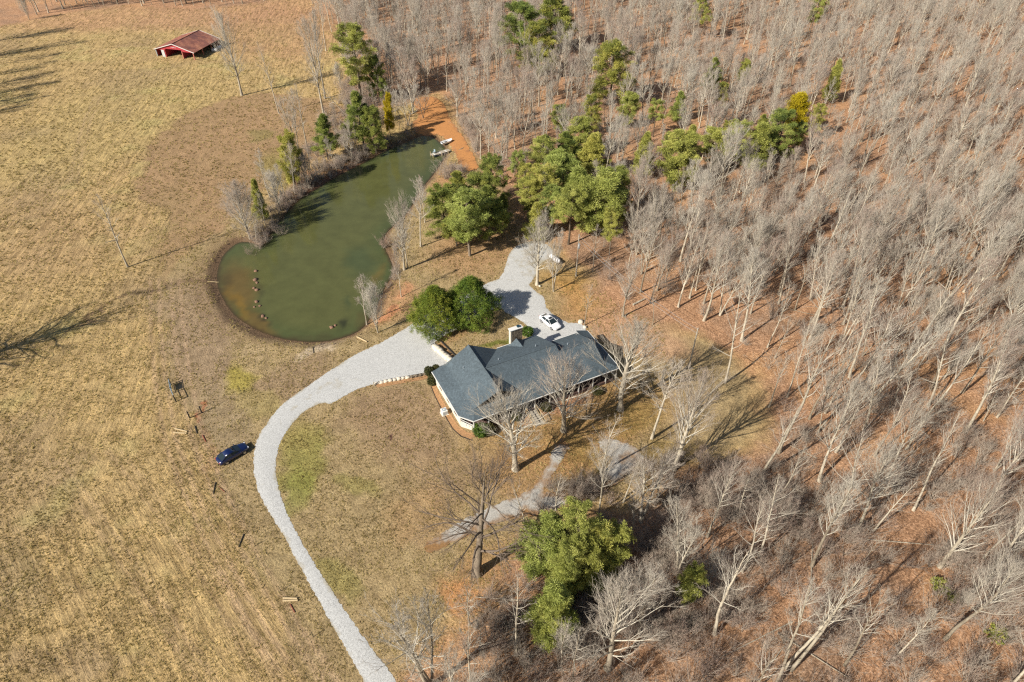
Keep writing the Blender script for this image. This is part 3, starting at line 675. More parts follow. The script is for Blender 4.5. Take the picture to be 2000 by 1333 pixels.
def blades(rg, C, rc, nb, l, w, up=0.3, lvbase=None):
    """clumps of short pointed blades around centres C; rc clump radius (N,)"""
    n = len(C); idx = np.repeat(np.arange(n), nb); d = rg.normal(0, 1, (len(idx), 3)); d[:, 2] += up; d /= np.linalg.norm(d, axis=1, keepdims=True)
    o = C[idx] + d * rc[idx][:, None] * rg.uniform(.1, .8, len(idx))[:, None]; L = l * rg.uniform(.6, 1.3, len(idx)); a, b = frames(d)
    th = rg.uniform(0, 6.28, len(idx)); s = a * np.cos(th)[:, None] + b * np.sin(th)[:, None]; W = w * rg.uniform(.7, 1.3, len(idx))
    tip = o + d * L[:, None] + rg.normal(0, .04, o.shape); m1 = o + s * W[:, None] * .5 + d * (L * .35)[:, None]; m2 = o - s * W[:, None] * .5 + d * (L * .35)[:, None]
    V = np.stack([o, m1, tip, m2], 1).reshape(-1, 3); F = np.arange(len(idx) * 4).reshape(-1, 4)
    lv = rg.random(n) if lvbase is None else lvbase; LV = np.repeat(np.clip(lv[idx] + rg.normal(0, .12, len(idx)), 0, 1), 4); return V, F, LV
def pine(seed, H=16, r0=.2, clear=.35, R=3.2, shape='round', nb=20, dens=1.0, mat='needle', droop=0.0):
    rg = np.random.default_rng(seed); K = 10; P = np.zeros((1, K, 3)); d = np.array([0, 0, 1.0])
    for k in range(1, K): d = d + np.array([rg.normal(0, .02), rg.normal(0, .02), 0]); d[2] = 1; P[0, k] = P[0, k - 1] + d / np.linalg.norm(d) * H / (K - 1)
    t = np.linspace(0, 1, K); tv, tf = tubes(P, (r0 * (1 - t) ** .8 + .02)[None, :], 8)
    n = int(34 * dens * (1 - clear) / .6); t = clear + (1 - clear) * (np.arange(n) + .5) / n; S, D = sample(np.repeat(P, n, 0), t); q = (t - clear) / (1 - clear)
    az = np.arange(n) * 2.399 + rg.uniform(-.6, .6, n)
    pr = {'round': np.sqrt(np.clip(1 - (q * 1.0 - .35) ** 2 / .55, .05, 1)), 'cone': (1 - q) ** .75 + .08, 'open': .45 + .55 * np.sin(q * 3.0)}[shape]
    ln = R * pr * rg.uniform(.6, 1.15, n); pol = np.radians(88 - 42 * q + rg.uniform(-10, 10, n) + droop)
    d = np.stack([np.cos(az) * np.sin(pol), np.sin(az) * np.sin(pol), np.cos(pol)], 1)
    Q = np.zeros((n, 5, 3)); Q[:, 0] = S; dd = d
    for k in range(1, 5): dd = dd + rg.normal(0, .1, dd.shape); dd[:, 2] += .06; dd /= np.linalg.norm(dd, axis=1, keepdims=True); Q[:, k] = Q[:, k - 1] + dd * (ln / 4)[:, None]
    rl = np.clip(.05 * ln / 3, .02, .07); lv_, lf_ = tubes(Q, rl[:, None] * (1 - np.linspace(0, 1, 5) * .8)[None, :], 4)
    # foliage along limbs and side shoots
    Q2, l2, r2 = grow(rg, Q, ln, rl, 7, (.25, 1.0), (rad(30), rad(65)), .38, .6, 3, .05, .1)
    C = np.concatenate([Q2[:, 1], Q2[:, 2], Q[:, 3] + rg.normal(0, .15, Q[:, 3].shape), Q[:, 4], P[0, -1:] + rg.normal(0, .25, (4, 3))])
    base = np.clip(rg.normal(.5, .2, n), 0, 1); b2 = np.repeat(base, 7); lvb = np.concatenate([b2, b2, base, base, np.full(4, .7)]); lvb = np.clip(lvb + rg.normal(0, .1, len(lvb)), 0, 1)
    rc = rg.uniform(.3, .62, len(C)); V, F, LV = blades(rg, C, rc, int(nb * 2.3), .27, .06, .35, lvb)
    sv, sf = spikes(Q2[:, 0], Q2[:, 2], r2)
    mt = np_mesh('trunk', np.concatenate([tv, lv_, sv]), [np.concatenate([tf, lf_ + len(tv)]), sf + len(tv) + len(lv_)], True)
    mc = np_mesh('crown', V, F, False, {'lv': ('FLOAT', LV)})
    return dict(H=H, trunk=mt, crown=mc, tm='bark_dark', cm=mat)
def cedar(seed, H=12, R=4.6, mat='cedar', nc=2100, nb=32):
    rg = np.random.default_rng(seed); q = rg.random(nc) ** .85; az = rg.uniform(0, 6.283, nc)
    prof = lambda q: np.where(q < .32, .80 + .2 * np.sin(q / .32 * math.pi / 2), np.clip(1 - ((q - .32) / .70) ** 1.3, 0.015, 1) ** .9)
    lob = 1 + .19 * np.sin(az * 3 + q * 9 + seed) + .10 * np.sin(az * 7 - q * 16 + seed * 2) + .09 * np.sin(az * 13 + q * 31)
    lay = rg.choice([1.0, .84, .62], nc, p=[.62, .24, .14]); rr = R * prof(q) * lob * lay; z = .35 + q * (H - .7)
    C = np.stack([rr * np.cos(az), rr * np.sin(az), z], 1); C += rg.normal(0, .24, C.shape)
    lvb = np.clip(.5 + .9 * (fbm(C[:, 0] * 1.0 + 40, C[:, 2] + C[:, 1] * .7 + 40, 1.6, seed, 3) - .5) + rg.normal(0, .12, nc), 0, 1)
    V, F, LV = blades(rg, C, rg.uniform(.3, .55, nc), nb, .27, .075, .45, lvb)
    P = np.zeros((1, 6, 3)); P[0, :, 2] = np.linspace(0, H * .9, 6); tv, tf = tubes(P, np.linspace(.32, .05, 6)[None, :], 8)
    n = 46; t = rg.uniform(.06, .92, n); S = np.stack([np.zeros(n), np.zeros(n), t * H * .9], 1); az = rg.uniform(0, 6.28, n)
    E = S + np.stack([np.cos(az), np.sin(az), np.full(n, .45)], 1) * (R * prof(t) * .75)[:, None]; sv, sf = spikes(S, E, np.full(n, .06))
    return dict(H=H, trunk=np_mesh('trunk', np.concatenate([tv, sv]), [tf, sf + len(tv)], True), crown=np_mesh('crown', V, F, False, {'lv': ('FLOAT', LV)}), tm='bark_dark', cm=mat)
def leafball(seed, R, Hh, nc=220, nb=14, mat='shrub', l=.2, w=.09):
    rg = np.random.default_rng(seed); d = rg.normal(0, 1, (nc, 3)); d /= np.linalg.norm(d, axis=1, keepdims=True); k = rg.choice([1.0, .8, .5], nc, p=[.6, .25, .15])[:, None]
    C = d * k * np.array([R, R, Hh / 2]) + np.array([0, 0, Hh / 2]); C[:, 2] = np.maximum(C[:, 2], .05); V, F, LV = blades(rg, C, np.full(nc, .1), nb, l, w, .3)
    return np_mesh('foliage', V, F, False, {'lv': ('FLOAT', LV)})
def brush(seed, H=2.2, R=1.3, n=26):
    """bare many-stemmed shrub"""
    rg = np.random.default_rng(seed); az = rg.uniform(0, 6.28, n); pol = rg.uniform(.1, .9, n); d = np.stack([np.cos(az) * np.sin(pol), np.sin(az) * np.sin(pol), np.cos(pol)], 1)
    S = np.stack([rg.normal(0, .15, n), rg.normal(0, .15, n), np.zeros(n)], 1); ln = H * rg.uniform(.6, 1.1, n); Q = np.zeros((n, 4, 3)); Q[:, 0] = S; dd = d
    for k in range(1, 4): dd = dd + rg.normal(0, .14, dd.shape); dd[:, 2] += .05; dd /= np.linalg.norm(dd, axis=1, keepdims=True); Q[:, k] = Q[:, k - 1] + dd * (ln / 3)[:, None]
    rl = np.full(n, .022); v, f = tubes(Q, rl[:, None] * (1 - np.linspace(0, 1, 4) * .7)[None, :], 3)
    Q2, l2, r2 = grow(rg, Q, ln, rl, 6, (.25, 1), (rad(20), rad(50)), .45, .8, 2, .2, .1, .01); v2, f2 = spikes(Q2[:, 0], Q2[:, 1], r2)
    Q3, l3, r3 = grow(rg, Q2, l2, r2, 4, (.2, 1), (rad(20), rad(50)), .6, .9, 2, .2, .1, .008); v3, f3 = spikes(Q3[:, 0], Q3[:, 1], r3)
    lv = np.concatenate([np.full(len(v), .2), np.full(len(v2), .8), np.full(len(v3), 1.)])
    return np_mesh('stems', np.concatenate([v, v2, v3]), [f, np.concatenate([f2 + len(v), f3 + len(v) + len(v2)])], False, {'lv': ('FLOAT', lv)})

VAR = {}
VAR['tall'] = [bare_tree(100 + i, 19, .215, .30 + .05 * (i % 3), (.18, .15, .21)[i % 3], 24, (46, 40, 54)[i % 3], 14, .28, .07, .92, limb=1.25, twist=.03) for i in range(6)]
VAR['wispy'] = [bare_tree(180 + i, 20, .19, (.36, .42, .30, .46)[i], (.15, .12, .18, .13)[i], 17, (52, 44, 62, 48)[i], 16, .22, .08, .68, twist=.04, limb=1.1) for i in range(4)]
VAR['slim'] = [bare_tree(120 + i, 17, .13, .36, .13, 20, 46, 14, .26, .08, .95, twist=.035) for i in range(4)]
VAR['sparse'] = [bare_tree(130 + i, 17, .18, .34, .14, 18, 64, 26, .14, .10, .66) for i in range(2)]
VAR['spread'] = [bare_tree(140 + i, 15, .34, .20, .27, 32, 58, 16, .24, .08, .95, twist=.03, limb=1.5) for i in range(3)]
VAR['vase'] = [bare_tree(150 + i, 13, .17, .16, .26, 22, 42, 12, .26, .07, 1.1, forks=2, splay=.10) for i in range(2)]
VAR['fork'] = [bare_tree(160 + i, 16, .2, .28, .19, 17, 50, 18, .24, .09, 1.0, forks=2, splay=.16, limb=1.4) for i in range(3)]
VAR['oak'] = [bare_tree(170 + i, 20, .52, .24, .30, 20, 80, 28, .08, .17, .95, twist=.012, limb=2.6) for i in range(2)]
for t in VAR['oak']: t['tm'] = 'bark_dark'; t['cm'] = 'twig_dark'
VAR['pine'] = [pine(200, 17, .2, .42, 3.4, 'round', 22), pine(201, 15, .18, .30, 3.2, 'open', 22), pine(202, 18, .2, .5, 3.6, 'round', 22, 1.1)]
VAR['scrubpine'] = [pine(210, 11, .14, .15, 2.8, 'open', 22, 1.1), pine(211, 10, .14, .1, 2.6, 'cone', 22, 1.2)]
VAR['darkpine'] = [pine(220, 14, .18, .2, 3.3, 'cone', 22, 1.15, 'needle_dark'), pine(221, 13, .18, .15, 3.6, 'round', 24, 1.1, 'needle_dark')]
VAR['narrow'] = [pine(230, 11, .12, .08, 1.5, 'cone', 22, 1.2, 'needle_dark')]
VAR['gold'] = [pine(240, 9, .12, .2, 2.2, 'round', 24, 1.1, 'needle_gold')]
VAR['cedar'] = [cedar(3, 12, 4.5), cedar(8, 12.4, 5.0)]
for k, l in VAR.items():
    for v in l: v['trunk'].materials.append(M[v['tm']]); v['crown'].materials.append(M[v['cm']])
KIND = dict(pine='pine_tree', scrubpine='pine_tree', darkpine='pine_tree', narrow='pine_tree', gold='pine_tree', cedar='cedar_tree')
def put_tree(kind, x, y, H, label, group=None, rz=None, var=None, wide=1.0, tilt=(0, 0), name=None):
    vs = VAR[kind]; v = vs[random.randrange(len(vs)) if var is None else var % len(vs)]
    s = H / v['H']; cat = {'pine_tree': 'pine tree', 'cedar_tree': 'cedar tree'}.get(KIND.get(kind), 'bare tree')
    t = thing(name or KIND.get(kind, 'bare_tree'), label, cat, (x, y, hz(x, y) - 0.05), random.uniform(0, 6.28) if rz is None else rz, group, (s * wide, s * wide, s), tilt)
    link('trunk', v['trunk'], t); link('crown', v['crown'], t)
    return t
# ------------------------------------------------------------------ the house
house = thing('house', 'long single storey house with slate blue shingle roof beside the gravel turnaround', 'house', (HF_O.x, HF_O.y, 0), HF_A)
def Hloc(u, v, z=0):
    x, y = G(u, v, z); dx, dy = x - HF_O.x, y - HF_O.y; c, s = math.cos(HF_A), math.sin(HF_A); return dx * c + dy * s, -dx * s + dy * c
SL = .48; zf = lambda y: 3 + SL * y
rf = MB()
rf.slab([(5, 1.3, 6.2), (5, 12.95, 6.2), (.8, 12.95, 3.72), (.8, 1.62, 3.72)], .14)
rf.slab([(.8, 12.95, 3.72), (-1.6, 12.95, 3.0), (-1.6, 2.0, 3.0), (.8, 1.62, 3.72)], .14)
rf.slab([(.8, 1.62, 3.72), (-1.6, 2.0, 3.0), (0, 0, 3.0)], .14)
rf.slab([(5, 6.65, 6.2), (5, 1.3, 6.2), (8.98, 1.45, 3.85)], .14)
rf.slab([(5, 12.95, 6.2), (5, 6.65, 6.2), (10.15, 12.95, 3.17)], .14)
rf.slab([(0, 0, 3), (26.3, 0, 3), (24.3, 1.78, zf(1.78)), (24.3, 5.4, zf(5.4)), (17.85, 5.4, zf(5.4)), (17.85, 6.65, zf(6.65)), (5, 6.65, zf(6.65)), (9, 1.6, zf(1.6)), (.8, 1.62, zf(1.6))], .14)
rf.slab([(17.85, 6.65, 6.19), (17.95, 13.35, 2.98), (10.35, 13.35, 2.98), (5, 6.65, 6.19)], .14)
rf.slab([(24.3, 5.4, 5.59), (24.4, 10.75, 3.0), (17.6, 10.75, 3.0), (17.6, 5.4, 5.59)], .14)
rf.slab([(24.25, 10.5, 3.84), (24.25, 1.78, 3.84), (26.3, 0, 2.99), (26.5, 10.5, 2.99)], .14)
# saddle behind the chimney
rf.slab([(13.7, 12.62, 4.5), (13.7, 10.2, 4.52), (12.1, 12.95, 3.2)], .1)
rf.slab([(13.7, 10.2, 4.52), (13.7, 12.62, 4.5), (15.3, 12.95, 3.2)], .1)
roof = rf.build('roof', M['roof'], house)
for vx, vy in ((8.2, 8.2), (15.2, 8.6), (20.4, 7.0), (2.6, 9.6)):
    vz = (6.2 - .59 * abs(vx - 5)) if vx < 5 else (5.6 - .48 * (vy - 5.4)) if vx > 18 else 6.2 - .48 * (vy - 6.65); b = MB(); b.bar((vx, vy, vz - .1), (vx, vy, vz + .35), .07, 8); b.build('vent_pipe', M['metal'], roof)
rc = MB()
for a, b in (((5, 1.3, 6.22), (5, 12.95, 6.22)), ((5.2, 6.65, 6.21), (17.85, 6.65, 6.21)), ((17.85, 5.4, 5.61), (24.3, 5.4, 5.61))):
    rc.bar(a, b, .09, 6)
rc.build('ridge_cap', M['roof'], roof)
w = MB()
def wall(p, q, z0, z1, th=.16): 
    d = Vector((q[0] - p[0], q[1] - p[1])); L = d.length; w.box(((p[0] + q[0]) / 2, (p[1] + q[1]) / 2, (z0 + z1) / 2), (L, th, z1 - z0), math.atan2(d.y, d.x))
wall((-1.15, 12.6), (-1.15, 2.4), 0, 2.95); wall((-1.15, 2.4), (.35, .55), 0, 1.05); 
wall((-1.1, 12.6), (10.2, 12.6), 0, 3.0); wall((10.4, 13.0), (17.5, 13.0), 0, 2.95); wall((17.6, 10.3), (24.1, 10.3), 0, 2.9); wall((24.1, 2.1), (24.1, 10.2), 0, 3.3)
w.add([(-1, 12.7, 2.9), (10.1, 12.7, 2.9), (5, 12.7, 6.05)], [(2, 1, 0)])
w.add([(17.62, 2, 3.6), (17.62, 13.1, 2.9), (17.62, 6.65, 6.05)], [(0, 1, 2)]); w.add([(24.12, 1.9, 3.6), (24.12, 10.4, 3.0), (24.12, 5.4, 5.45)], [(0, 1, 2)])
walls = w.build('wall', M['siding'], house)
fw = MB(); fw.box((12.45, 2.0, 1.5), (23.1, .16, 2.98)); fw.build('front_wall', M['dark_boards'], house)  # wall colour darkened to paint in the shade under the eave
gb = MB(); gb.add([(1.2, 2.5, 3.7), (8.3, 2.5, 3.8), (5, 2.5, 6.0)], [(0, 1, 2)]); gb.build('gable', M['darkwood'], house)  # dark siding, with shade from the deep overhang put into the colour
def lparts(name, lst, mat, parent, **kw):
    """one mesh per entry; entries are callables that fill an MB"""
    for f in lst:
        b = MB(); f(b); b.build(name, mat, parent, **kw)
gut = [((-1.68, 2.0, 2.9), (-1.68, 12.95, 2.9)), ((-1.68, 1.96, 2.9), (-.04, -.08, 2.9)), ((0, -.08, 2.9), (26.3, -.08, 2.9)), ((10.4, 13.42, 2.9), (17.95, 13.42, 2.9)), ((17.7, 10.82, 2.9), (24.4, 10.82, 2.9)), ((26.56, 10.5, 2.9), (26.4, 0, 2.9))]
lparts('gutter', [lambda b, g=g: b.bar(g[0], g[1], .085, 4) for g in gut], M['trim'], roof)
lparts('bargeboard', [lambda b: b.bar((5, 1.3, 6.1), (8.9, 1.44, 3.8), .06), lambda b: b.bar((5, 1.3, 6.1), (.9, 1.6, 3.7), .06), lambda b: b.bar((1.6, 2.1, 4.05), (8.2, 2.1, 4.05), .03)], M['roof'], house)
fl = MB(); fl.box((12.8, 1.05, .3), (25.4, 1.75, .5)); fl.add([(-1.0, 2.5, .55), (.4, .6, .55), (.9, 1.9, .55), (0, 2.5, .55)], [(0, 1, 2, 3)]); fl.build('porch_floor', M['dark_boards'], house)  # floor colour darkened too, painting the shade beneath the porch roof
for px in [.1, 2.6, 5.3, 8.0, 10.7, 13.4, 16.1, 18.8, 21.5, 24.0, 26.0]:
    b = MB(); b.box((px, .25, 1.42), (.16, .16, 2.85)); b.build('porch_post', M['trim'], house)
for a, b_ in (((-1.1, 2.35), (.1, .35)),):
    r = MB(); 
    for z in (1.15 if a[0] < 0 else .75, 1.55): r.bar((a[0], a[1], z + .0), (b_[0], b_[1], z + .0), .05)
    L = math.hypot(b_[0] - a[0], b_[1] - a[1]); k = int(L / .45)
    for i in range(k + 1): t = i / k; x, y = a[0] + (b_[0] - a[0]) * t, a[1] + (b_[1] - a[1]) * t; r.bar((x, y, .6), (x, y, 1.55), .025)
    r.build('railing', M['trim'], house)
def window(x, y, z, w_, h, face):
    f = MB(); g = MB()
    if face == 'y': f.box((x, y, z), (w_ + .2, .08, h + .2)); g.box((x, y - .03, z), (w_, .08, h))
    else: f.box((x, y, z), (.08, w_ + .2, h + .2)); g.box((x - .03, y, z), (.08, w_, h))
    fr = f.build('window', M['trim'], house); g.build('pane', M['glass'], fr)
for yy in (4.2, 7.2, 10.3): window(-1.26, yy, 1.75, 1.1, 1.2, 'x')
for xx in (3.0, 6.4, 12.0, 15.5, 20.5): window(xx, 1.9, 1.75, 1.3, 1.3, 'y')
d = MB(); d.box((9.3, 1.88, 1.6), (1.0, .08, 2.1)); dd = d.build('door', M['darkwood'], house); h_ = MB(); h_.box((9.65, 1.8, 1.55), (.08, .08, .08)); h_.build('handle', M['alloy'], dd)
ch = MB(); ch.box((13.75, 12.95, 3.2), (2.2, .6, 6.4)); chim = ch.build('chimney', M['fieldstone'], roof)
# chimney belongs to the house; its cap and flue
cp = MB(); cp.box((13.72, 13.0, 6.46), (2.45, .85, .12)); cp.build('chimney_cap', M['trim'], house)
fu = MB(); fu.bar((14.2, 13.0, 6.52), (14.2, 13.0, 6.75), .2, 12); fu.bar((14.2, 13.0, 6.75), (14.2, 13.0, 6.8), .3, 12); fu.build('flue', M['flue'], house)
qn = MB(); qn.box((12.68, 12.95, 3.2), (.16, .63, 6.38)); qn.build('chimney_sunlit_side', M['siding'], house)  # cream facing: sunlight on the chimney's left side put into its colour
# steps down to the front yard
sx, sy = Hloc(1040, 812, 0)
for i in range(7):
    s = MB(); s.box((sx + .1, -.25 - i * .42, .46 - i * .066), (1.5, .40, .06)); s.build('step', M['deckwood'], house)
for k in (-.78, .98):
    s = MB(); s.bar((sx + k, .1, 1.35), (sx + k, -3.0, .95), .06); s.bar((sx + k, .1, .4), (sx + k, -3.0, .04), .08)
    for t in (0, .5, 1): s.bar((sx + k, .1 - 3.1 * t, 0), (sx + k, .1 - 3.1 * t, 1.35 - .4 * t), .05)
    s.build('stair_rail', M['palewood'], house)

def rockmesh(seed, sx, sy, sz):
    rg = np.random.default_rng(seed); b = [(-1, -1, -1), (1, -1, -1), (1, 1, -1), (-1, 1, -1), (-1, -1, 1), (1, -1, 1), (1, 1, 1), (-1, 1, 1), (0, -1.2, 0), (1.2, 0, 0), (0, 1.2, 0), (-1.2, 0, 0), (0, 0, 1.15)]
    V = np.array(b, float) * np.array([sx, sy, sz]) / 2 + rg.normal(0, .07, (13, 3)) * np.array([sx, sy, sz])
    F = [(4, 5, 12), (5, 6, 12), (6, 7, 12), (7, 4, 12), (0, 1, 8), (1, 5, 8), (5, 4, 8), (4, 0, 8), (1, 2, 9), (2, 6, 9), (6, 5, 9), (5, 1, 9), (2, 3, 10), (3, 7, 10), (7, 6, 10), (6, 2, 10), (3, 0, 11), (0, 4, 11), (4, 7, 11), (7, 3, 11)]
    return np_mesh('stone', V, np.array(F))
def stone_row(name, label, pts, size, h, mat, n, part='stone'):
    a = np.array([G(*p) for p in pts]); c = a.mean(0); t = thing(name, label, 'retaining wall' if 'wall' in name else 'stone edging', (c[0], c[1], 0))
    seg = np.hypot(*np.diff(a, axis=0).T); tot = seg.sum(); cum = np.concatenate([[0], np.cumsum(seg)])
    for i in range(n):
        s = (i + .5) / n * tot; k = min(len(seg) - 1, int(np.searchsorted(cum, s) - 1)); k = max(k, 0); u = (s - cum[k]) / seg[k]; p = a[k] + (a[k + 1] - a[k]) * u; ang = math.atan2(*(a[k + 1] - a[k])[::-1])
        o = link(part, rockmesh(300 + i, tot / n * .98, size * random.uniform(.85, 1.1), h * random.uniform(.85, 1.1)), t, mat); o.location = (p[0] - c[0], p[1] - c[1], h * .42); o.rotation_euler = (0, 0, ang)
    return t
stone_row('retaining_wall', 'thick cream stone wall running from the cedars to the corner of the house', [(848, 678), (864, 693), (882, 708)], .95, .75, M['stone'], 7)
stone_row('stone_edging', 'low curved cream stone edging between the gravel drive and the orange mulch', [(733, 751), (760, 745), (800, 738)], .4, .4, M['stone'], 8)
stone_row('stone_edging', 'short grey brown stone edging between the round bushes and the cream edging', [(801, 738), (820, 735), (834, 731)], .4, .4, M['fieldstone'], 4)
stone_row('retaining_wall', 'short pale capped stone wall beside the chimney', [(1026, 658), (1038, 654)], .45, .9, M['stone'], 3)
b = MB(); x, y = G(731, 754); b.bar((x, y, 0), (x, y, .9), .1); tag(b.build('wooden_post', M['deckwood']), 'short post at the tip of the curved stone edging', 'post')
b = MB(); P_ = [G(850, 664), G(862, 668), G(893, 699)]
for i in range(2): b.bar((*P_[i], .12), (*P_[i + 1], .12), .12)
tag(b.build('timber_edging', M['darkwood']), 'dark timber edging along the grass above the cream stone wall', 'garden edging')
e1 = gpoly([(842, 756), (850, 776), (862, 799), (872, 818), (884, 838), (900, 853), (922, 861)]); b = MB()
for i in range(len(e1) - 1): b.bar((*e1[i], .06), (*e1[i + 1], .06), .06)
tag(b.build('lawn_edging', M['darkwood']), 'thin dark edging round the mulch bed on the left of the house', 'garden edging')
# stones near the tree at the parking corner
for i, (u, v, s, lb) in enumerate([(1134, 630, .7, 'pale boulder left of the small bare tree by the parking pad'), (1142, 640, .5, 'small pale rock below the small bare tree by the parking pad'), (1096 - 42, 560, .35, 'little pale stone under the spreading tree by the gravel')]):
    x, y = G(u, v); o = link('rock', rockmesh(40 + i, s, s, s * .7), None, M['stone']); o.location = (x, y, .15); tag(o, lb, 'rock')
# air conditioner
x, y = G(868, 808); ac = thing('air_conditioner', 'white air conditioning unit standing on the left of the house', 'air conditioner', (x, y, 0), HF_A)
b = MB(); b.box((0, 0, .48), (.95, .95, .86)); cab = b.build('cabinet', M['trim'], ac, bevel=.08)
b = MB(); b.bar((0, 0, .9), (0, 0, .96), .36, 16); b.build('fan_grille', M['metal'], ac)
b = MB(); b.bar((0, 0, .96), (0, 0, 1.0), .12, 10); b.build('fan_motor', M['trim'], ac)
for s in (-1, 1):
    b = MB()
    for k in range(6): b.box((0, s * .482, .2 + k * .11), (.8, .02, .03))
    b.build('louvre', M['metal'], ac)
b = MB(); b.box((0, 0, .03), (1.15, 1.15, .08)); b.build('base_pad', M['stone'], ac)
# round bushes
for i, (u, v, R, H, lb) in enumerate([(839, 732, .75, 1.6, 'round clipped olive bush at the left of the house corner'), (852, 727, .65, 1.4, 'round clipped bush half behind the roof corner by the gravel'), (844, 750, .7, 1.4, 'lowest clipped round bush against the left wall of the house')]):
    x, y = G(u, v); t = thing('round_bush', lb, 'bush', (x, y, 0), group='clipped bushes at the left house corner'); link('foliage', leafball(60 + i, R, H), t, M['shrub'])
    q = MB(); q.bar((0, 0, 0), (0, 0, .5), .06); q.build('stem', M['bark_dark'], t)
for i, (u, v, R, H, mt, lb) in enumerate([(1030, 655, 1.0, 1.7, 'hedge', 'round green bush between chimney and parking pad'), (939, 848, 1.2, 1.8, 'hedge', 'green leafy bush at the front corner of the house'), (955, 845, 1.0, 1.4, 'shrub', 'dull brownish bush next to the green corner bush'), (1008, 818, .8, 1.1, 'shrub', 'low bush left of the front steps'), (1066, 800, .8, 1.0, 'shrub', 'low olive bush right of the front steps'), (1166, 768, .8, 1.0, 'shrub', 'small bush below the right part of the roof'),
        (1832, 1150, 1.1, 1.4, 'needle_dark', 'little green cedar bush on the leaves at the lower right'), (1862, 1170, .8, .9, 'needle_dark', 'low yellowish bush right of the little cedar bush'), (1940, 1245, 1.2, 1.6, 'needle_dark', 'yellow green bush near the lower right corner')]):
    x, y = G(u, v); t = thing('leafy_bush', lb, 'bush', (x, y, 0)); link('foliage', leafball(70 + i, R, H, 260 if i < 6 else 80, 16), t, M[mt])
    q = MB(); q.bar((0, 0, 0), (0, 0, H * .5), .05); q.build('stem', M['bark_dark'], t)

# ------------------------------------------------------------------ barn
bx, by = -107.6, 237.6; barn = thing('barn', 'open red shed with rusty red tin roof in the far pasture', 'barn', (bx, by, 0), rad(-15))
BW, BD, BE, BR = 14.6, 15.0, 2.5, 4.6
roofb = MB(); roofb.slab([(-BW / 2, -.3, BR - .06), (-BW / 2, BD + .3, BR - .06), (.5, BD + .3, BE - .2), (.5, -.3, BE - .2)], .05); roofb.slab([(-BW / 2, BD + .3, BR - .06), (-BW / 2, -.3, BR - .06), (-BW - .5, -.3, BE - .2), (-BW - .5, BD + .3, BE - .2)], .05)
rb = roofb.build('roof', M['dark_boards'], barn)
for s in (0, 1):
    for k in range(8):
        y0 = -.3 + k * (BD + .6) / 8; y1 = y0 + (BD + .6) / 8 - .04; b = MB(); dz = random.uniform(0, .02)
        xe = .55 if s == 0 else -BW - .55
        b.slab([(-BW / 2, y0, BR + dz), (-BW / 2, y1, BR + dz), (xe, y1, BE - .15 + dz), (xe, y0, BE - .15 + dz)] if s == 0 else [(-BW / 2, y1, BR + dz), (-BW / 2, y0, BR + dz), (xe, y0, BE - .15 + dz), (xe, y1, BE - .15 + dz)], .03)
        for r in range(3): yy = y0 + .25 + r * .65; b.bar((-BW / 2, yy, BR + .03), (xe, yy, BE - .12), .035)
        b.build('roof_panel', M['tin'], rb)
b = MB(); b.bar((-BW / 2, -.35, BR + .05), (-BW / 2, BD + .35, BR + .05), .12, 6); b.build('ridge_cap', M['tin'], rb)
for xe in (.55, -BW - .55):
    b = MB(); b.bar((-BW / 2, -.36, BR - .02), (xe, -.36, BE - .18), .12); b.build('bargeboard', M['trim'], barn)
    b = MB(); b.bar((-BW / 2, BD + .36, BR - .02), (xe, BD + .36, BE - .18), .1); b.build('bargeboard', M['trim'], barn)
b = MB()   # gable boarding above the openings
b.add([(-BW, 0, 2.25), (-11, 0, 2.25), (-10.6, 0, 2.75), (-4.6, 0, 2.75), (-4.3, 0, 2.2), (0, 0, 2.2), (0, 0, 2.35), (-BW / 2, 0, 4.35), (-BW, 0, 2.35)], [tuple(range(9))])
b.box((-4.35, BD / 2, 1.3), (.1, BD, 2.6)); b.box((-11.0, BD / 2, 1.3), (.1, BD, 2.6)); b.box((-BW / 2, BD - .1, 1.25), (BW, .1, 2.5)); b.box((-BW + .05, BD / 2, 1.25), (.1, BD, 2.5))
b.build('red_boarding', M['red'], barn)
for (x, m) in ((0, 'shedwood'), (-4.3, 'shedwood'), (-11.0, 'red'), (-BW, 'metal')):
    b = MB(); b.box((x, -.05, 1.2), (.24, .24, 2.4)); b.build('post', M[m], barn)
for yy in (5, 10, 14.9):
    b = MB(); b.box((0, yy, 1.15), (.2, .2, 2.3)); b.build('post', M['shedwood'], barn)
b = MB(); b.box((-11.9, -.12, 1.15), (1.1, .08, 2.3)); b.build('white_door', M['rubbish'], barn)
for k, xx in enumerate((-8.0, -7.5, -7.0, -6.5)):
    b = MB(); b.box((xx, -.06, 3.45 - .1 * (k % 2)), (.32, .04, .2)); b.build('gable_mark', M['rubbish'], barn)
for (x, y, dx, dy, h, m, lb) in ((1.6, 9.5, 2.0, 1.6, .9, 'rubbish', 'pale heap of sheets in the shade beside the barn'), (1.2, 12.5, 1.4, 2.0, .8, 'metal', 'grey heap behind the pale sheets beside the barn')):
    c, s = math.cos(rad(-15)), math.sin(rad(-15)); wx, wy = bx + x * c - y * s, by + x * s + y * c
    o = link('scrap_heap', rockmesh(int(x * 10), dx, dy, h), None, M[m]); o.location = (wx, wy, h * .4); tag(o, lb, 'scrap heap')

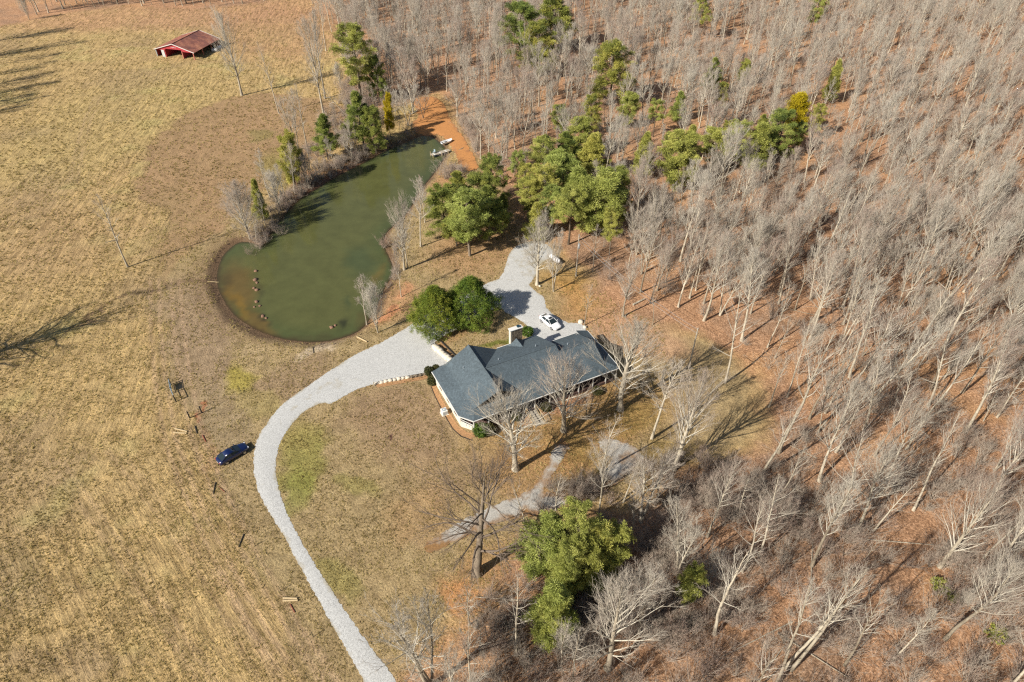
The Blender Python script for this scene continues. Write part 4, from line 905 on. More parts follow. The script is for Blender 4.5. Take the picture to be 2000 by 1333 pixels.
# ------------------------------------------------------------------ cars
def loft(secs, close=True):
    V = []; F = []; n = len(secs[0])
    for s in secs: V += s
    for i in range(len(secs) - 1):
        for j in range(n - 1): F.append((i * n + j, i * n + j + 1, (i + 1) * n + j + 1, (i + 1) * n + j))
    F.append(tuple(range(n))[::-1]); F.append(tuple((len(secs) - 1) * n + j for j in range(n))); return V, F
def mirror_sec(x, half): return [(x, y, z) for y, z in half] + [(x, -y, z) for y, z in half[::-1]]
def sedan(label, paint, loc, rz, sunroof=False):
    t = thing('sedan_car', label, 'car', loc, rz)
    st = [(-2.38, .62, .38, .72), (-2.28, .78, .28, .90), (-1.9, .88, .22, 1.0), (-1.3, .91, .2, 1.0), (0, .92, .2, .97), (1.0, .91, .2, .95), (1.6, .88, .22, .88), (2.1, .80, .25, .78), (2.32, .68, .3, .66), (2.4, .5, .36, .56)]
    secs = [mirror_sec(x, [(w * .86, zl), (w * .98, zl + .12), (w, (zl + zt) / 2), (w * .96, zt - .1), (w * .85, zt - .02), (w * .4, zt)]) for x, w, zl, zt in st]
    V, F = loft(secs); b = MB(); b.add(V, F); body = b.build('body', M[paint], t, smooth=True)
    gs = [(-1.95, .74, .72, .985), (-1.15, .80, .60, 1.36), (-.5, .82, .62, 1.43), (.2, .82, .60, 1.40), (1.15, .76, .73, .95)]
    V, F = loft([mirror_sec(x, [(wb, .93), (wt, zt), (wt * .5, zt + .015)]) for x, wb, wt, zt in gs]); b = MB(); b.add(V, F); b.build('glass', M['glass'], t, smooth=False)
    V, F = loft([mirror_sec(x, [(w, z), (w * .97, z + .03), (w * .5, z + .045)]) for x, w, z in ((-1.22, .58, 1.34), (-.5, .625, 1.43), (.3, .60, 1.37))]); b = MB(); b.add(V, F); b.build('roof', M[paint], t, smooth=True)
    b = MB()
    for s in (-1, 1):
        b.bar((.28, s * .61, 1.38), (1.15, s * .76, .96), .035); b.bar((-1.2, s * .60, 1.36), (-1.95, s * .74, .98), .06); b.bar((-.35, s * .63, 1.42), (-.35, s * .83, .95), .03); b.bar((-1.95, s * .84, .96), (1.2, s * .84, .95), .03)
    b.build('pillar', M[paint], t)
    for sx in (-1.38, 1.42):
        for s in (-1, 1):
            w = bpy.data.objects.new('wheel', None); COL.objects.link(w); w.parent = t; w.location = (sx, s * .84, .33); w.empty_display_size = .2
            b = MB(); b.bar((0, -.11, 0), (0, .11, 0), .33, 20); b.build('tyre', M['tyre'], w)
            b = MB(); b.bar((0, s * .10, 0), (0, s * .125, 0), .21, 14); b.build('rim', M['alloy'], w)
    for s in (-1, 1):
        b = MB(); b.box((2.2, s * .6, .66), (.24, .26, .12)); b.build('headlight', M['lamp'], t, bevel=.03)
        b = MB(); b.box((-2.3, s * .62, .78), (.14, .26, .14)); b.build('tail_light', M['redlamp'], t, bevel=.03)
        b = MB(); b.box((.85, s * 1.0, .98), (.14, .2, .12)); b.build('mirror', M[paint], t, bevel=.03)
    b = MB(); b.box((2.36, 0, .42), (.1, .9, .12)); b.build('grille', M['tyre'], t)
    b = MB(); b.box((-2.36, 0, .55), (.06, .5, .14)); b.build('number_plate', M['rubbish'], t)
    if sunroof: b = MB(); b.box((.0, 0, 1.455), (.5, .72, .03)); b.build('sunroof', M['glass'], t)
    return t
def heading(a, b, z=.7): p, q = G(*a, z), G(*b, z); return math.atan2(q[1] - p[1], q[0] - p[0]), ((p[0] + q[0]) / 2, (p[1] + q[1]) / 2)
hd, c = heading((430, 899), (477, 871)); sedan('dark blue sedan parked on the dry grass beside the drive', 'blue_paint', (c[0], c[1], 0), hd)
hd, c = heading((1057, 615), (1092, 642)); sedan('white sedan with dark sunroof parked on the gravel behind the house', 'white_paint', (c[0], c[1], .09), hd, True)
# ------------------------------------------------------------------ gas tank, pole, wires
x, y = G(1084, 513); hd, c = heading((1074, 501), (1093, 514), .5); tk = thing('gas_tank', 'white horizontal propane tank at the edge of the trees above the gravel', 'gas tank', (c[0], c[1], 0), hd)
secs = []; 
for i in range(13):
    a = -math.pi / 2 + math.pi * i / 12; xx = (1.05 if i > 6 else -1.05 if i < 6 else 0) + .5 * math.sin(a); r = max(.02, .52 * math.cos(a)); secs.append([(xx, r * math.cos(k * math.pi / 8), .75 + r * math.sin(k * math.pi / 8)) for k in range(17)])
V, F = loft(secs); b = MB(); b.add(V, F); b.build('shell', M['white_paint'], tk, smooth=True)
b = MB(); b.bar((0, 0, 1.2), (0, 0, 1.42), .2, 10); b.build('valve_dome', M['trim'], tk)
for sx in (-.8, .8): b = MB(); b.box((sx, 0, .15), (.15, .8, .3)); b.build('leg', M['stone'], tk)
def pole(u, v, H, lb):
    x, y = G(u, v); t = thing('utility_pole', lb, 'utility pole', (x, y, 0)); b = MB(); b.bar((0, 0, 0), (0, 0, H), .16, 8, .10); b.build('shaft', M['deckwood'], t)
    return t, (x, y)
t, pp = pole(1125, 540, 9.8, 'tall pale utility pole with transformer at the edge of the wood behind the house')
b = MB(); b.bar((.1, -.32, 6.9), (.1, -.32, 7.8), .24, 12); b.build('transformer', M['rubbish'], t); b = MB(); b.box((.05, -.12, 7.4), (.1, .3, .1)); b.build('bracket', M['metal'], t)
t2, p2 = pole(1345, 720, 9.0, 'plain utility pole among the bare trees right of the house')
for k, lb in enumerate(('upper thin overhead wire between the two utility poles', 'lower thin overhead wire between the two utility poles')):
    b = MB(); z0, z1 = 9.5 - k * .8, 8.7 - k * .8; o = .0; prev = None
    for i in range(13):
        s = i / 12; q = (pp[0] + (p2[0] - pp[0]) * s + o, pp[1] + (p2[1] - pp[1]) * s, z0 + (z1 - z0) * s - 1.2 * 4 * s * (1 - s))
        if prev: b.bar(prev, q, .022, 3)
        prev = q
    tag(b.build('overhead_wire', M['metal']), lb, 'power line')
# ------------------------------------------------------------------ dock, boat
pa, pb = G(842, 304), G(878, 294); L = math.hypot(pb[0] - pa[0], pb[1] - pa[1]); an = math.atan2(pb[1] - pa[1], pb[0] - pa[0])
dk = thing('wooden_dock', 'pale wooden dock reaching into the upper end of the pond', 'dock', ((pa[0] + pb[0]) / 2, (pa[1] + pb[1]) / 2, 0), an)
for i in range(16):
    b = MB(); b.box((-L / 2 + (i + .5) * L / 16, random.uniform(-.02, .02), .12 + random.uniform(-.01, .01)), (L / 16 - .04, 1.35, .05)); b.build('plank', M['trim'] if i % 5 == 2 else M['deckwood'], dk)
for s in (-1, 1): b = MB(); b.box((0, s * .55, .04), (L, .08, .12)); b.build('beam', M['deckwood'], dk)
for sx in (-L / 2 + .2, 0, L / 2 - .8):
    for s in (-1, 1): b = MB(); b.bar((sx, s * .72, -1.6), (sx, s * .72, .75 if sx < 0 else .3), .07, 6); b.build('pile', M['palewood'], dk)
x, y = G(848, 300, .14); chr_ = thing('dock_chair', 'pale chair standing on the outer end of the dock', 'chair', (x, y, .15), an + rad(200))
b = MB(); b.box((0, 0, .42), (.5, .5, .06)); b.build('seat', M['bluemetal'], chr_)
b = MB(); b.box((-.25, 0, .72), (.06, .5, .6)); b.build('backrest', M['bluemetal'], chr_)
for s1 in (-1, 1):
    for s2 in (-1, 1): b = MB(); b.bar((s1 * .22, s2 * .22, 0), (s1 * .22, s2 * .22, .42), .03); b.build('leg', M['metal'], chr_)
hd, c = heading((864, 280), (880, 275), .3); bt = thing('rowing_boat', 'small white flat bottomed boat drawn up on the bank beside the dock', 'boat', (c[0], c[1], .05), hd)
st = [(-1.6, .55, .12, .5), (-.6, .68, .05, .5), (.6, .66, .05, .52), (1.4, .45, .15, .6), (1.8, .2, .35, .66)]
V, F = loft([mirror_sec(x, [(w * .75, zl), (w, zt), (w * .88, zt), (w * .65, zl + .1)]) for x, w, zl, zt in st]); b = MB(); b.add(V, F); b.build('hull', M['white_paint'], bt)
for xx in (-.9, .3): b = MB(); b.box((xx, 0, .42), (.28, 1.15, .05)); b.build('bench', M['trim'], bt)
b = MB(); b.box((-.3, 0, .2), (2.0, .8, .03)); b.build('floor', M['darkwood'], bt)

# ------------------------------------------------------------------ fences, posts, logs in the pasture
fp = [(334, 752), (337, 769), (344, 785)]; FW = [G(*p) for p in fp]
c0 = FW[1]; fn = thing('fence_corner', 'fence corner of dark posts with a pale blue gate in the pasture', 'fence', (c0[0], c0[1], 0))
loc = [(p[0] - c0[0], p[1] - c0[1]) for p in FW]
for p in loc: b = MB(); b.bar((*p, 0), (*p, 1.45), .09, 6); b.build('post', M['darkwood'], fn)
for z in (.35, .7, 1.05, 1.35): b = MB(); b.bar((*loc[0], z), (*loc[1], z), .045); b.build('gate_bar', M['bluemetal'], fn)
b = MB(); d_ = Vector(loc[1]) - Vector(loc[0]); m_ = (Vector(loc[0]) + Vector(loc[1])) / 2; b.box((m_.x, m_.y, .85), (d_.length * .7, .04, .8), math.atan2(d_.y, d_.x)); b.build('gate_sheet', M['bluemetal'], fn)
for z in (.7, 1.38): b = MB(); b.bar((*loc[1], z), (*loc[2], z), .06); b.build('rail', M['bluemetal'] if z > 1 else M['darkwood'], fn)
a_, b2 = G(371, 817), G(394.5, 807); br = thing('fence_brace', 'two wooden posts joined by a top rail on orange soil', 'fence', (a_[0], a_[1], 0)); d_ = (b2[0] - a_[0], b2[1] - a_[1])
for p in ((0, 0), d_): b = MB(); b.bar((*p, 0), (*p, 1.5), .10, 8); b.build('post', M['darkwood'], br)
b = MB(); b.bar((0, 0, 1.3), (*d_, 1.3), .055, 6); b.build('rail', M['palewood'], br)
for i, (u, v, lb) in enumerate([(377.5, 844, 'thin steel stake nearest the pair of pale logs'), (414.5, 915.6, 'thin steel stake just behind the blue car'), (457.4, 992.3, 'thin steel stake left of the bend of the drive'), (499, 1066.5, 'thin steel stake halfway down the straight drive'), (548.5, 1154.5, 'thin steel stake above the lower pair of pale logs'), (612.5, 1244, 'thin steel stake lowest along the drive'), (472, 769, 'thin steel stake in the yellow green patch near the pond'), (420, 793 , 'thin steel stake right of the braced wooden posts')]):
    x, y = G(u, v); b = MB(); b.bar((x, y, 0), (x - .05, y, 1.15 if i != 6 else 1.6), .035, 4); tag(b.build('fence_stake', M['postmetal']), lb, 'fence stake', 'steel stakes along the pasture')
def log(a, b_, r, mat, lb, cat='log', name='log', z=None):
    p, q = G(*a), G(*b_); o = MB(); zz = r * .9 if z is None else z; o.bar((*p, zz + hz(*p)), (*q, zz + hz(*q)), r, 7, r * .85); return tag(o.build(name, M[mat], smooth=False), lb, cat)
log((342, 838.5), (366, 844), .13, 'palewood', 'upper of the two pale peeled logs near the orange soil')
log((340, 846.5), (365, 847.5), .13, 'palewood', 'lower of the two pale peeled logs near the orange soil')
log((381, 833), (385.5, 848), .085, 'darkwood', 'dark fence post lying beside a steel stake', 'fence post', 'fallen_post')
log((396, 851), (402.5, 864), .08, 'rust', 'short rusty bar above the blue car', 'metal bar', 'rusty_bar')
log((421.5, 943), (417, 965), .085, 'darkwood', 'dark post lying in the grass below the blue car', 'fence post', 'fallen_post')
log((427.5, 951), (440, 962), .05, 'rust', 'thin red rod beside the dark lying post', 'metal bar', 'rusty_bar')
log((477, 1043.5), (466.5, 1069), .085, 'darkwood', 'dark post lying in the pasture left of the straight drive', 'fence post', 'fallen_post')
log((553, 1169), (581, 1170), .13, 'palewood', 'upper of the two pale logs near the lower drive')
log((553, 1174.5), (582, 1173.5), .13, 'palewood', 'lower of the two pale logs near the lower drive')
log((567, 1181), (576, 1197), .07, 'rust', 'rusty bar by the lower drive', 'metal bar', 'rusty_bar')
log((697, 658), (717, 669), .15, 'palewood', 'pale log on the grass between pond and drive')
log((405, 549.5), (428, 547), .10, 'palewood', 'pale stick lying at the left tip of the pond', z=.1)
log((611.5, 677), (613, 691), .085, 'darkwood', 'dark post beside the bare sandy spot below the pond', 'fence post', 'fallen_post')
log((1236, 597), (1258, 586), .2, 'bark', 'grey fallen log on the leaves right of the parking pad')
log((533, 385), (574, 383), .09, 'bark', 'long white branch lying along the pond bank')
log((600, 352), (628, 330), .10, 'bark', 'bare branch lying on the brushy upper pond bank')
log((735, 232), (775, 216), .14, 'bark', 'fallen pale trunk right of the bank pines')
log((842, 318), (905, 290), .16, 'bark', 'long fallen trunk across the clay track')
log((1395, 960), (1440, 925), .12, 'bark', 'fallen trunk in the brush below the yard')
for i, (u, v) in enumerate([(500, 530), (499, 547), (502, 553), (496, 563), (502, 567), (501, 590), (497, 600), (508, 598), (514, 618), (520, 622), (648, 640), (655, 636)]):
    x, y = G(u, v, -.5); s = [.7, .9, .6, .55, .8, .7, .45, .5, .7, .5, .8, .5][i]; o = link('pond_rock', rockmesh(500 + i, s * .85, s * .7, s * .5), None, M['rock']); o.location = (x, y, -.5); o.rotation_euler = (0, 0, i)
    tag(o, 'brown rock breaking the water in the row at the left side of the pond' if i < 10 else 'dark rock in the weedy spot near the lower pond shore', 'rock', 'rocks in a row through the left of the pond' if i < 10 else 'rocks near the lower pond shore')

# ------------------------------------------------------------------ conifers, one by one
CON = [('cedar', 854, 640, 850, 561, 0, 1.24, 'left one of the two broad dark cedars beside the house'), ('cedar', 922, 626, 920, 543, 1, 1.16, 'right one of the two broad cedars touching the gravel behind the house'),
 ('pine', 706, 205, 700, 58, 1, 1.0, 'tall bright green pine standing above the others behind the pond'), ('darkpine', 712, 292, 704, 180, 0, .9, 'full green pine on the upper pond bank'), ('darkpine', 735, 297, 732, 215, 1, .7, 'smaller pine right of the full green pine on the bank'),
 ('darkpine', 641, 312, 634, 226, 0, .95, 'broad pointed pine on the pond bank between bare trunks'), ('scrubpine', 578, 368, 560, 268, 0, .6, 'thin feathery pine at the pond bank above the leaning trunks'), ('scrubpine', 514, 432, 502, 352, 1, .5, 'narrow dark green pine beside the pale bushy tree at the pond'),
 ('gold', 763, 268, 757, 190, 0, .34, 'slim golden yellow pine behind the pond'), ('darkpine', 742, 200, 735, 118, 1, .6, 'dim dark pine in the shade right of the tall bright pine'),
 ('darkpine', 1015, 118, 1008, 18, 1, 1.15, 'dull grey green pine in the upper part of the wood'), ('darkpine', 1080, 100, 1086, -20, 0, 1.15, 'tall dark pine cut by the top edge of the picture'), ('darkpine', 1052, 150, 1052, 52, 1, 1.0, 'dark pine in front of the tall one at the top edge'),
 ('darkpine', 1190, 205, 1188, 93, 1, .95, 'single rounded deep green pine in the upper middle of the wood'), ('darkpine', 1386, 190, 1380, 113, 0, .9, 'ragged dark pine right of the upper middle'), ('darkpine', 1405, 215, 1400, 165, 1, .7, 'small ragged pine below the ragged dark one'), ('scrubpine', 1445, 170, 1440, 120, 0, .7, 'faint small pine right of the ragged pines'),
 ('pine', 1360, 80, 1358, -8, 0, .8, 'yellowish thin pine at the top edge'), ('pine', 1580, 70, 1584, -20, 1, .75, 'green pine at the top edge far right'), ('scrubpine', 1618, 200, 1624, 118, 1, .55, 'slim pine alone among the grey trees at the upper right'),
 ('gold', 1544, 262, 1545, 184, 0, .85, 'golden yellow pine at the end of the long row of pines'), ('pine', 1585, 275, 1586, 205, 1, .8, 'thin olive pine right of the golden one'),
 ('scrubpine', 1222, 250, 1220, 188, 0, .9, 'leftmost pine of the short row in mid wood'), ('pine', 1275, 268, 1270, 198, 2, .95, 'broad bright pine in the middle of the short row'), ('scrubpine', 1322, 238, 1326, 180, 1, .8, 'last pine of the short row, leaning to the right'),
 ('scrubpine', 1093, 262, 1092, 208, 0, .9, 'small pine above the big pine thicket, left one'), ('darkpine', 1152, 262, 1150, 192, 1, .75, 'small pine above the big pine thicket, right one'),
 ('pine', 1028, 395, 1020, 320, 0, 1.0, 'pine on the left flank of the big thicket'), ('pine', 1062, 360, 1058, 272, 1, 1.15, 'pine at the upper left of the big thicket'), ('darkpine', 1105, 345, 1102, 262, 0, 1.15, 'darker pine at the top of the big thicket'), ('scrubpine', 1150, 350, 1150, 265, 1, 1.1, 'pine at the upper right of the big thicket'),
 ('pine', 1060, 430, 1054, 330, 2, 1.15, 'pale green pine in the heart of the big thicket'), ('scrubpine', 1100, 400, 1096, 310, 0, 1.2, 'pine in the middle of the big thicket'), ('pine', 1030, 430, 1024, 350, 1, .95, 'pine low on the left of the big thicket'),
 ('scrubpine', 1158, 460, 1158, 350, 0, 1.15, 'broad pine at the lower right of the big thicket'), ('pine', 1110, 478, 1106, 370, 2, 1.1, 'pine nearest the gas tank in the big thicket'), ('darkpine', 1192, 430, 1196, 338, 1, .95, 'deep green pine on the right flank of the big thicket'), ('pine', 1190, 498, 1190, 415, 0, .8, 'lowest thin pine of the thicket beside the white birch'),
 ('pine', 1078, 455, 1076, 372, 1, 1.1, 'pine between the low left one and the gas tank'), ('scrubpine', 1130, 420, 1130, 330, 1, 1.1, 'pine filling the middle right of the big thicket'), ('pine', 1010, 370, 1004, 300, 2, .9, 'outermost upper left pine of the big thicket'), ('scrubpine', 1130, 315, 1128, 240, 0, 1.0, 'small pine at the very top of the big thicket'), ('scrubpine', 1045, 465, 1042, 398, 1, .9, 'lowest left pine of the big thicket'),
 ('darkpine', 940, 440, 934, 352, 1, 1.0, 'pine in the middle of the clump right of the pond'), ('darkpine', 892, 480, 886, 402, 0, 1.0, 'lowest left pine of the clump right of the pond'), ('scrubpine', 1340, 310, 1338, 245, 1, .8, 'loose little pine left of the long bright row'), ('pine', 1415, 300, 1412, 240, 0, .9, 'pine peeping out behind the long bright row'), ('pine', 1548, 300, 1552, 240, 1, .9, 'olive pine between the row and the golden pine'), ('scrubpine', 1090, 1180, 1088, 1090, 1, .8, 'pine bridging the lower group and the bushy lone pine'), ('scrubpine', 1140, 1160, 1142, 1060, 0, .75, 'pine low on the right of the lower group'),
 ('darkpine', 900, 440, 893, 342, 0, 1.1, 'dark pine at the top of the clump right of the pond'), ('darkpine', 870, 460, 862, 372, 1, 1.05, 'dark pine on the left of the clump right of the pond'), ('pine', 918, 500, 912, 378, 1, 1.1, 'tallest pine of the clump right of the pond'), ('darkpine', 955, 470, 950, 370, 0, 1.0, 'deep green pine on the right of the clump by the pond'), ('darkpine', 962, 400, 958, 312, 1, .75, 'olive pine above the clump right of the pond'), ('darkpine', 980, 450, 978, 380, 0, .8, 'dark little pine between clump and thicket'),
 ('scrubpine', 1250, 345, 1248, 262, 1, .7, 'narrow pine between the thicket and the row'), ('scrubpine', 1316, 372, 1313, 270, 0, 1.05, 'tall loose pine in mid wood'), ('pine', 1300, 330, 1296, 262, 1, .8, 'small pine just above the tall loose one'),
 ('scrubpine', 1395, 330, 1390, 255, 0, 1.2, 'leftmost pine of the long bright row'), ('pine', 1430, 330, 1432, 240, 2, 1.15, 'second pine of the long bright row'), ('scrubpine', 1472, 325, 1476, 240, 1, 1.15, 'third pine of the long bright row'), ('darkpine', 1512, 310, 1516, 222, 1, 1.0, 'darker fourth pine of the long bright row'), ('darkpine', 1480, 290, 1482, 225, 0, .9, 'dark pine behind the long bright row'),
 ('scrubpine', 1050, 1125, 1040, 1015, 0, .95, 'leftmost pine of the group below the overgrown path'), ('darkpine', 1075, 1100, 1070, 1010, 1, .8, 'dark brownish pine at the back of the lower group'), ('pine', 1125, 1130, 1126, 985, 0, .9, 'tallest pine of the lower group'), ('scrubpine', 1160, 1120, 1164, 1010, 1, .85, 'pine in the right middle of the lower group'), ('scrubpine', 1190, 1110, 1200, 1020, 0, .8, 'rightmost pine of the lower group'), ('pine', 1100, 1165, 1098, 1050, 2, .85, 'pine in the front of the lower group'),
 ('scrubpine', 1082, 1238, 1080, 1125, 1, .8, 'bushy pine standing alone below the lower group'), ('scrubpine', 1072, 1265, 1074, 1180, 0, .7, 'small pine just below the bushy lone pine'), ('scrubpine', 1334, 1182, 1340, 1092, 0, .62, 'single round pine among brush in the lower middle')]
used = []
for kind, u, v, u2, v2, var, wd, lb in CON:
    H = height_of((u, v), (u2, v2)) * (1 if kind == 'cedar' or v < 520 else .88); x, y = G(u, v); used.append((x, y)); put_tree(kind, x, y, H, lb, None, var=var, wide=wd * (1.0 if kind == 'cedar' else 1.5 if v < 520 else 1.3))

# ------------------------------------------------------------------ bare trees with a place of their own
BT = [('sparse', 250, 522, 188, 375, 0, .9, 'lone thin tree standing in the pasture left of the pond'), ('spread', 473, 187, 432, 32, 0, .62, 'tall tree with rounded top right of the red barn'), ('sparse', 545, 222, 515, 80, 1, .7, 'tall slim tree right of the tree by the barn'),
 ('sparse', 602, 296, 592, 158, 0, .8, 'grey tree with few crooked limbs on the pond bank'), ('fork', 583, 293, 553, 182, 0, .9, 'leaning grey tree with two stems above the pond bank'), ('tall', 633, 228, 605, 40, 0, .9, 'very tall straight tree behind the pond bank'), ('tall', 635, 193, 600, 20, 1, .8, 'tall tree just behind the very tall straight one'),
 ('slim', 528, 386, 506, 292, 0, 1.2, 'slender pale tree left of the feathery pine'), ('slim', 576, 380, 552, 280, 1, 1.1, 'slender tree at the water edge beside the feathery pine'), ('slim', 674, 291, 668, 232, 2, 1.0, 'small bare tree between two bank pines'), ('vase', 488, 464, 458, 362, 0, 1.35, 'pale bushy many stemmed tree at the left shore of the pond'),
 ('tall', 637, 100, 605, -20, 2, .7, 'dark trunk in the row at the far meadow edge, first from the left'), ('slim', 648, 62, 640, -40, 0, 1.0, 'second trunk in the row at the far meadow edge'), ('slim', 660, 41, 652, -60, 1, 1.0, 'third trunk in the row at the far meadow edge'), ('tall', 679, 80, 668, -50, 3, .7, 'dark trunk above the tall bright pine'), ('slim', 715, 48, 708, -60, 3, 1.0, 'trunk at the top edge above the bright pine'), ('slim', 728, 94, 722, -10, 2, 1.0, 'thin trunk right of the bright pine'),
 ('fork', 807, 220, 797, 100, 1, 1.0, 'well formed pale tree at the head of the clay track'), ('spread', 790, 527, 764, 400, 1, .68, 'left and broader of the two pale trees on the right shore'), ('slim', 797, 524, 800, 425, 0, 1.4, 'right one of the two pale trees on the right shore'), ('slim', 784, 580, 780, 495, 1, 1.0, 'thin pale stem below the two shore trees'), ('slim', 822, 482, 815, 342, 2, 1.25, 'pale tree between pond and dark pine clump'), ('slim', 830, 435, 822, 345, 3, 1.1, 'second pale stem between pond and dark pines'),
 ('slim', 716, 630, 706, 528, 3, 1.5, 'pale narrow tree at the lower right shore of the pond'), ('vase', 738, 650, 740, 560, 1, .8, 'pale tree right of the narrow one at the lower right shore'),
 ('spread', 1049, 557, 1042, 436, 2, .9, 'round crowned tree standing beside the gravel behind the house'), ('fork', 1081, 570, 1092, 460, 2, .8, 'thin double stemmed tree below the gas tank'), ('sparse', 1141, 636, 1145, 556, 1, .8, 'small crooked tree at the parking corner'), ('sparse', 1158, 531, 1168, 436, 0, .8, 'white barked tree right of the utility pole'),
 ('spread', 1101, 842, 1094, 708, 2, 1.2, 'dense fan shaped tree in front of the middle of the roof'), ('spread', 1211, 800, 1216, 640, 0, 1.15, 'wide spreading tree over the right end of the roof'), ('slim', 1273, 857, 1284, 700, 2, 1.5, 'dark slender tree right of the wide spreading one'), ('spread', 1007, 917, 997, 768, 1, 1.2, 'thick pale tree in front of the left part of the house'), ('sparse', 1174, 923, 1186, 800, 1, 1.2, 'open pale tree beside the overgrown path'), ('spread', 1316, 917, 1358, 735, 2, .75, 'tall pale tree at the right edge of the yard'),
 ('oak', 932, 1120, 924, 925, 0, 1.0, 'big dark crooked oak alone in the lower lawn'), ('wispy', 1520, 884, 1612, 628, 1, 1.0, 'very tall white trunk right of the yard'), ('wispy', 1416, 748, 1462, 560, 2, .95, 'tall pale tree at the start of the wood right of the house'), ('fork', 1252, 1020, 1268, 880, 0, 1.25, 'pale tree splitting in three near the end of the path'), ('sparse', 1009, 1280, 1014, 1120, 0, .7, 'straight white stem left of the bushy lone pine'),
 ('spread', 1187, 1305, 1196, 1150, 0, .95, 'big wide crowned tree at the bottom of the picture'), ('sparse', 836, 1345, 805, 1175, 1, 1.3, 'leaning tree with wide limbs beside the lower drive'), ('fork', 843, 1340, 842, 1165, 2, .9, 'upright tree just right of the leaning one by the lower drive'), ('sparse', 919, 1340, 922, 1200, 1, .8, 'thin pale tree left of bottom middle'), ('sparse', 1119, 1330, 1126, 1225, 0, .8, 'small pale tree at the bottom edge beside the wide crowned one'), ('slim', 1096, 1298, 1098, 1200, 1, 1.2, 'dark thin tree behind the small pale one at the bottom'),
 ('wispy', 1536, 1305, 1640, 1090, 3, .9, 'long white trunk leaning right in the lower wood'), ('wispy', 1545, 1308, 1655, 1085, 1, .9, 'twin of the long white trunk in the lower wood'), ('spread', 1835, 1107, 1925, 930, 2, .7, 'bright white many limbed tree at the right edge of the lower wood'), ('wispy', 1649, 1300, 1755, 1160, 0, .8, 'pale straight trunk in the lower right wood'), ('slim', 1742, 1290, 1830, 1190, 0, 1.1, 'short topped pale trunk right of the straight one'), ('wispy', 1921, 1090, 2010, 930, 3, .8, 'pale trunk at the right picture edge, lower part'), ('spread', 1890, 1170, 1975, 1080, 1, .6, 'forked pale tree near the two low bushes')]
for kind, u, v, u2, v2, var, wd, lb in BT:
    H = height_of((u, v), (u2, v2)); x, y = G(u, v); used.append((x, y)); put_tree(kind, x, y, H, lb, None, var=var, wide=wd)
BANK = [(560, 392), (600, 366), (612, 350), (655, 330), (690, 316), (700, 300), (730, 288), (752, 280), (780, 262), (795, 246), (690, 262), (720, 250), (742, 240), (700, 230), (770, 235), (660, 290), (545, 410), (502, 470), (520, 440), (826, 232), (718, 180), (738, 160), (762, 150), (780, 180), (690, 150), (752, 112), (800, 160), (768, 90)]
for i, (u, v) in enumerate(BANK):
    x, y = G(u + random.uniform(-4, 4), v); k = ('slim', 'vase', 'wispy', 'slim', 'fork')[i % 5]; used.append((x, y))
    put_tree(k, x, y, random.uniform(7, 12) if v > 200 else random.uniform(11, 16), *(('young grey bare tree between clay track and golden pine', 'young trees by the clay track') if u > 740 and v > 200 else ('young grey bare tree between the full green pine and the leaning stems', 'young trees in mid bank') if u > 620 and v > 200 else ('young grey bare tree low on the bank beside the two thin pines', 'young trees low on the bank') if v > 200 else ('grey bare tree around the tall bright pine behind the pond', 'bare trees behind the pond')), wide=random.uniform(.9, 1.3), tilt=(random.gauss(0, .06), random.gauss(0, .06)))
# the dead trunk that leans to the left above the bank
x, y = G(681, 231); x1, y1 = G(618, 149); 
put_tree('sparse', x, y, 15, 'dead white trunk leaning far over to the left above the bank', None, var=0, wide=.7, tilt=(rad(-8), rad(-38)), rz=rad(10))

# ------------------------------------------------------------------ the wood
def in_poly(x, y, P): return sd_poly(x, y, P)
xs = RNG.uniform(-190, 300, 60000); ys = RNG.uniform(22, 330, 60000)
f1 = in_poly(xs, ys, FOREST) < 1.0; f2 = in_poly(xs, ys, FOREST2) < 0
U, Vv = proj(xs, ys)
ok = (f1 | f2) & (Vv > -75) & (U < 2330) & (U > -420) & (Vv < 1620)
ok &= (sd_poly(xs, ys, PATH) > 1.2) & (sd_poly(xs, ys, DRIVE) > 1.5) & (sd_poly(xs, ys, CLAY) > 1.0) & (shore_sd(xs, ys) > 1.5)
# openings seen in the picture
for cu, cv, ru, rv in ((1180, 620, 90, 60), (1120, 840, 190, 80), (1330, 800, 110, 60), (1440, 720, 60, 30), (1100, 560, 60, 30), (1500, 830, 40, 30), (1700, 1190, 60, 30), (760, 1270, 100, 40), (1410, 110, 60, 30), (830, 230, 40, 40)):
    ok &= ~((((U - cu) / ru) ** 2 + ((Vv - cv) / rv) ** 2 < 1) & (RNG.random(len(xs)) > .06))
dens = np.where((U > 1230) & (Vv > 620) & (Vv < 900) & (U < 1560), .35, 1.0) * np.where((Vv > 700), .5, 1.0) * np.where((Vv > 950) & (U > 1500), .6, 1.0) * np.where((Vv > 1050) & (U < 1500), .6, 1.0) * np.where((fbm(xs, ys, 16, 101) > .62), .5, 1)
ok &= RNG.random(len(xs)) < dens * np.where(Vv < 600, .42, .27)
for kd, cu, cv, cu2, cv2, vr, wd, lb in CON:      # room in front of every pine so that it stands in the light
    px, py = G(cu, cv); hgt = height_of((cu, cv), (cu2, cv2)); dd_ = np.hypot(px, py); ux, uy = px / dd_, py / dd_
    al = (px - xs) * ux + (py - ys) * uy; ac_ = np.abs((px - xs) * uy - (py - ys) * ux)
    ok &= ~((al > -1.5) & (al < 11) & (ac_ < 3.8) & (RNG.random(len(xs)) < .95))
xs, ys = xs[ok], ys[ok]; cell = {}; pts = []
def near(x, y, r):
    ci, cj = int(x // 3), int(y // 3)
    for i in (-1, 0, 1):
        for j in (-1, 0, 1):
            for (a, b) in cell.get((ci + i, cj + j), ()):
                if (a - x) ** 2 + (b - y) ** 2 < r * r: return True
    return False
for (x, y) in used: cell.setdefault((int(x // 3), int(y // 3)), []).append((x, y))
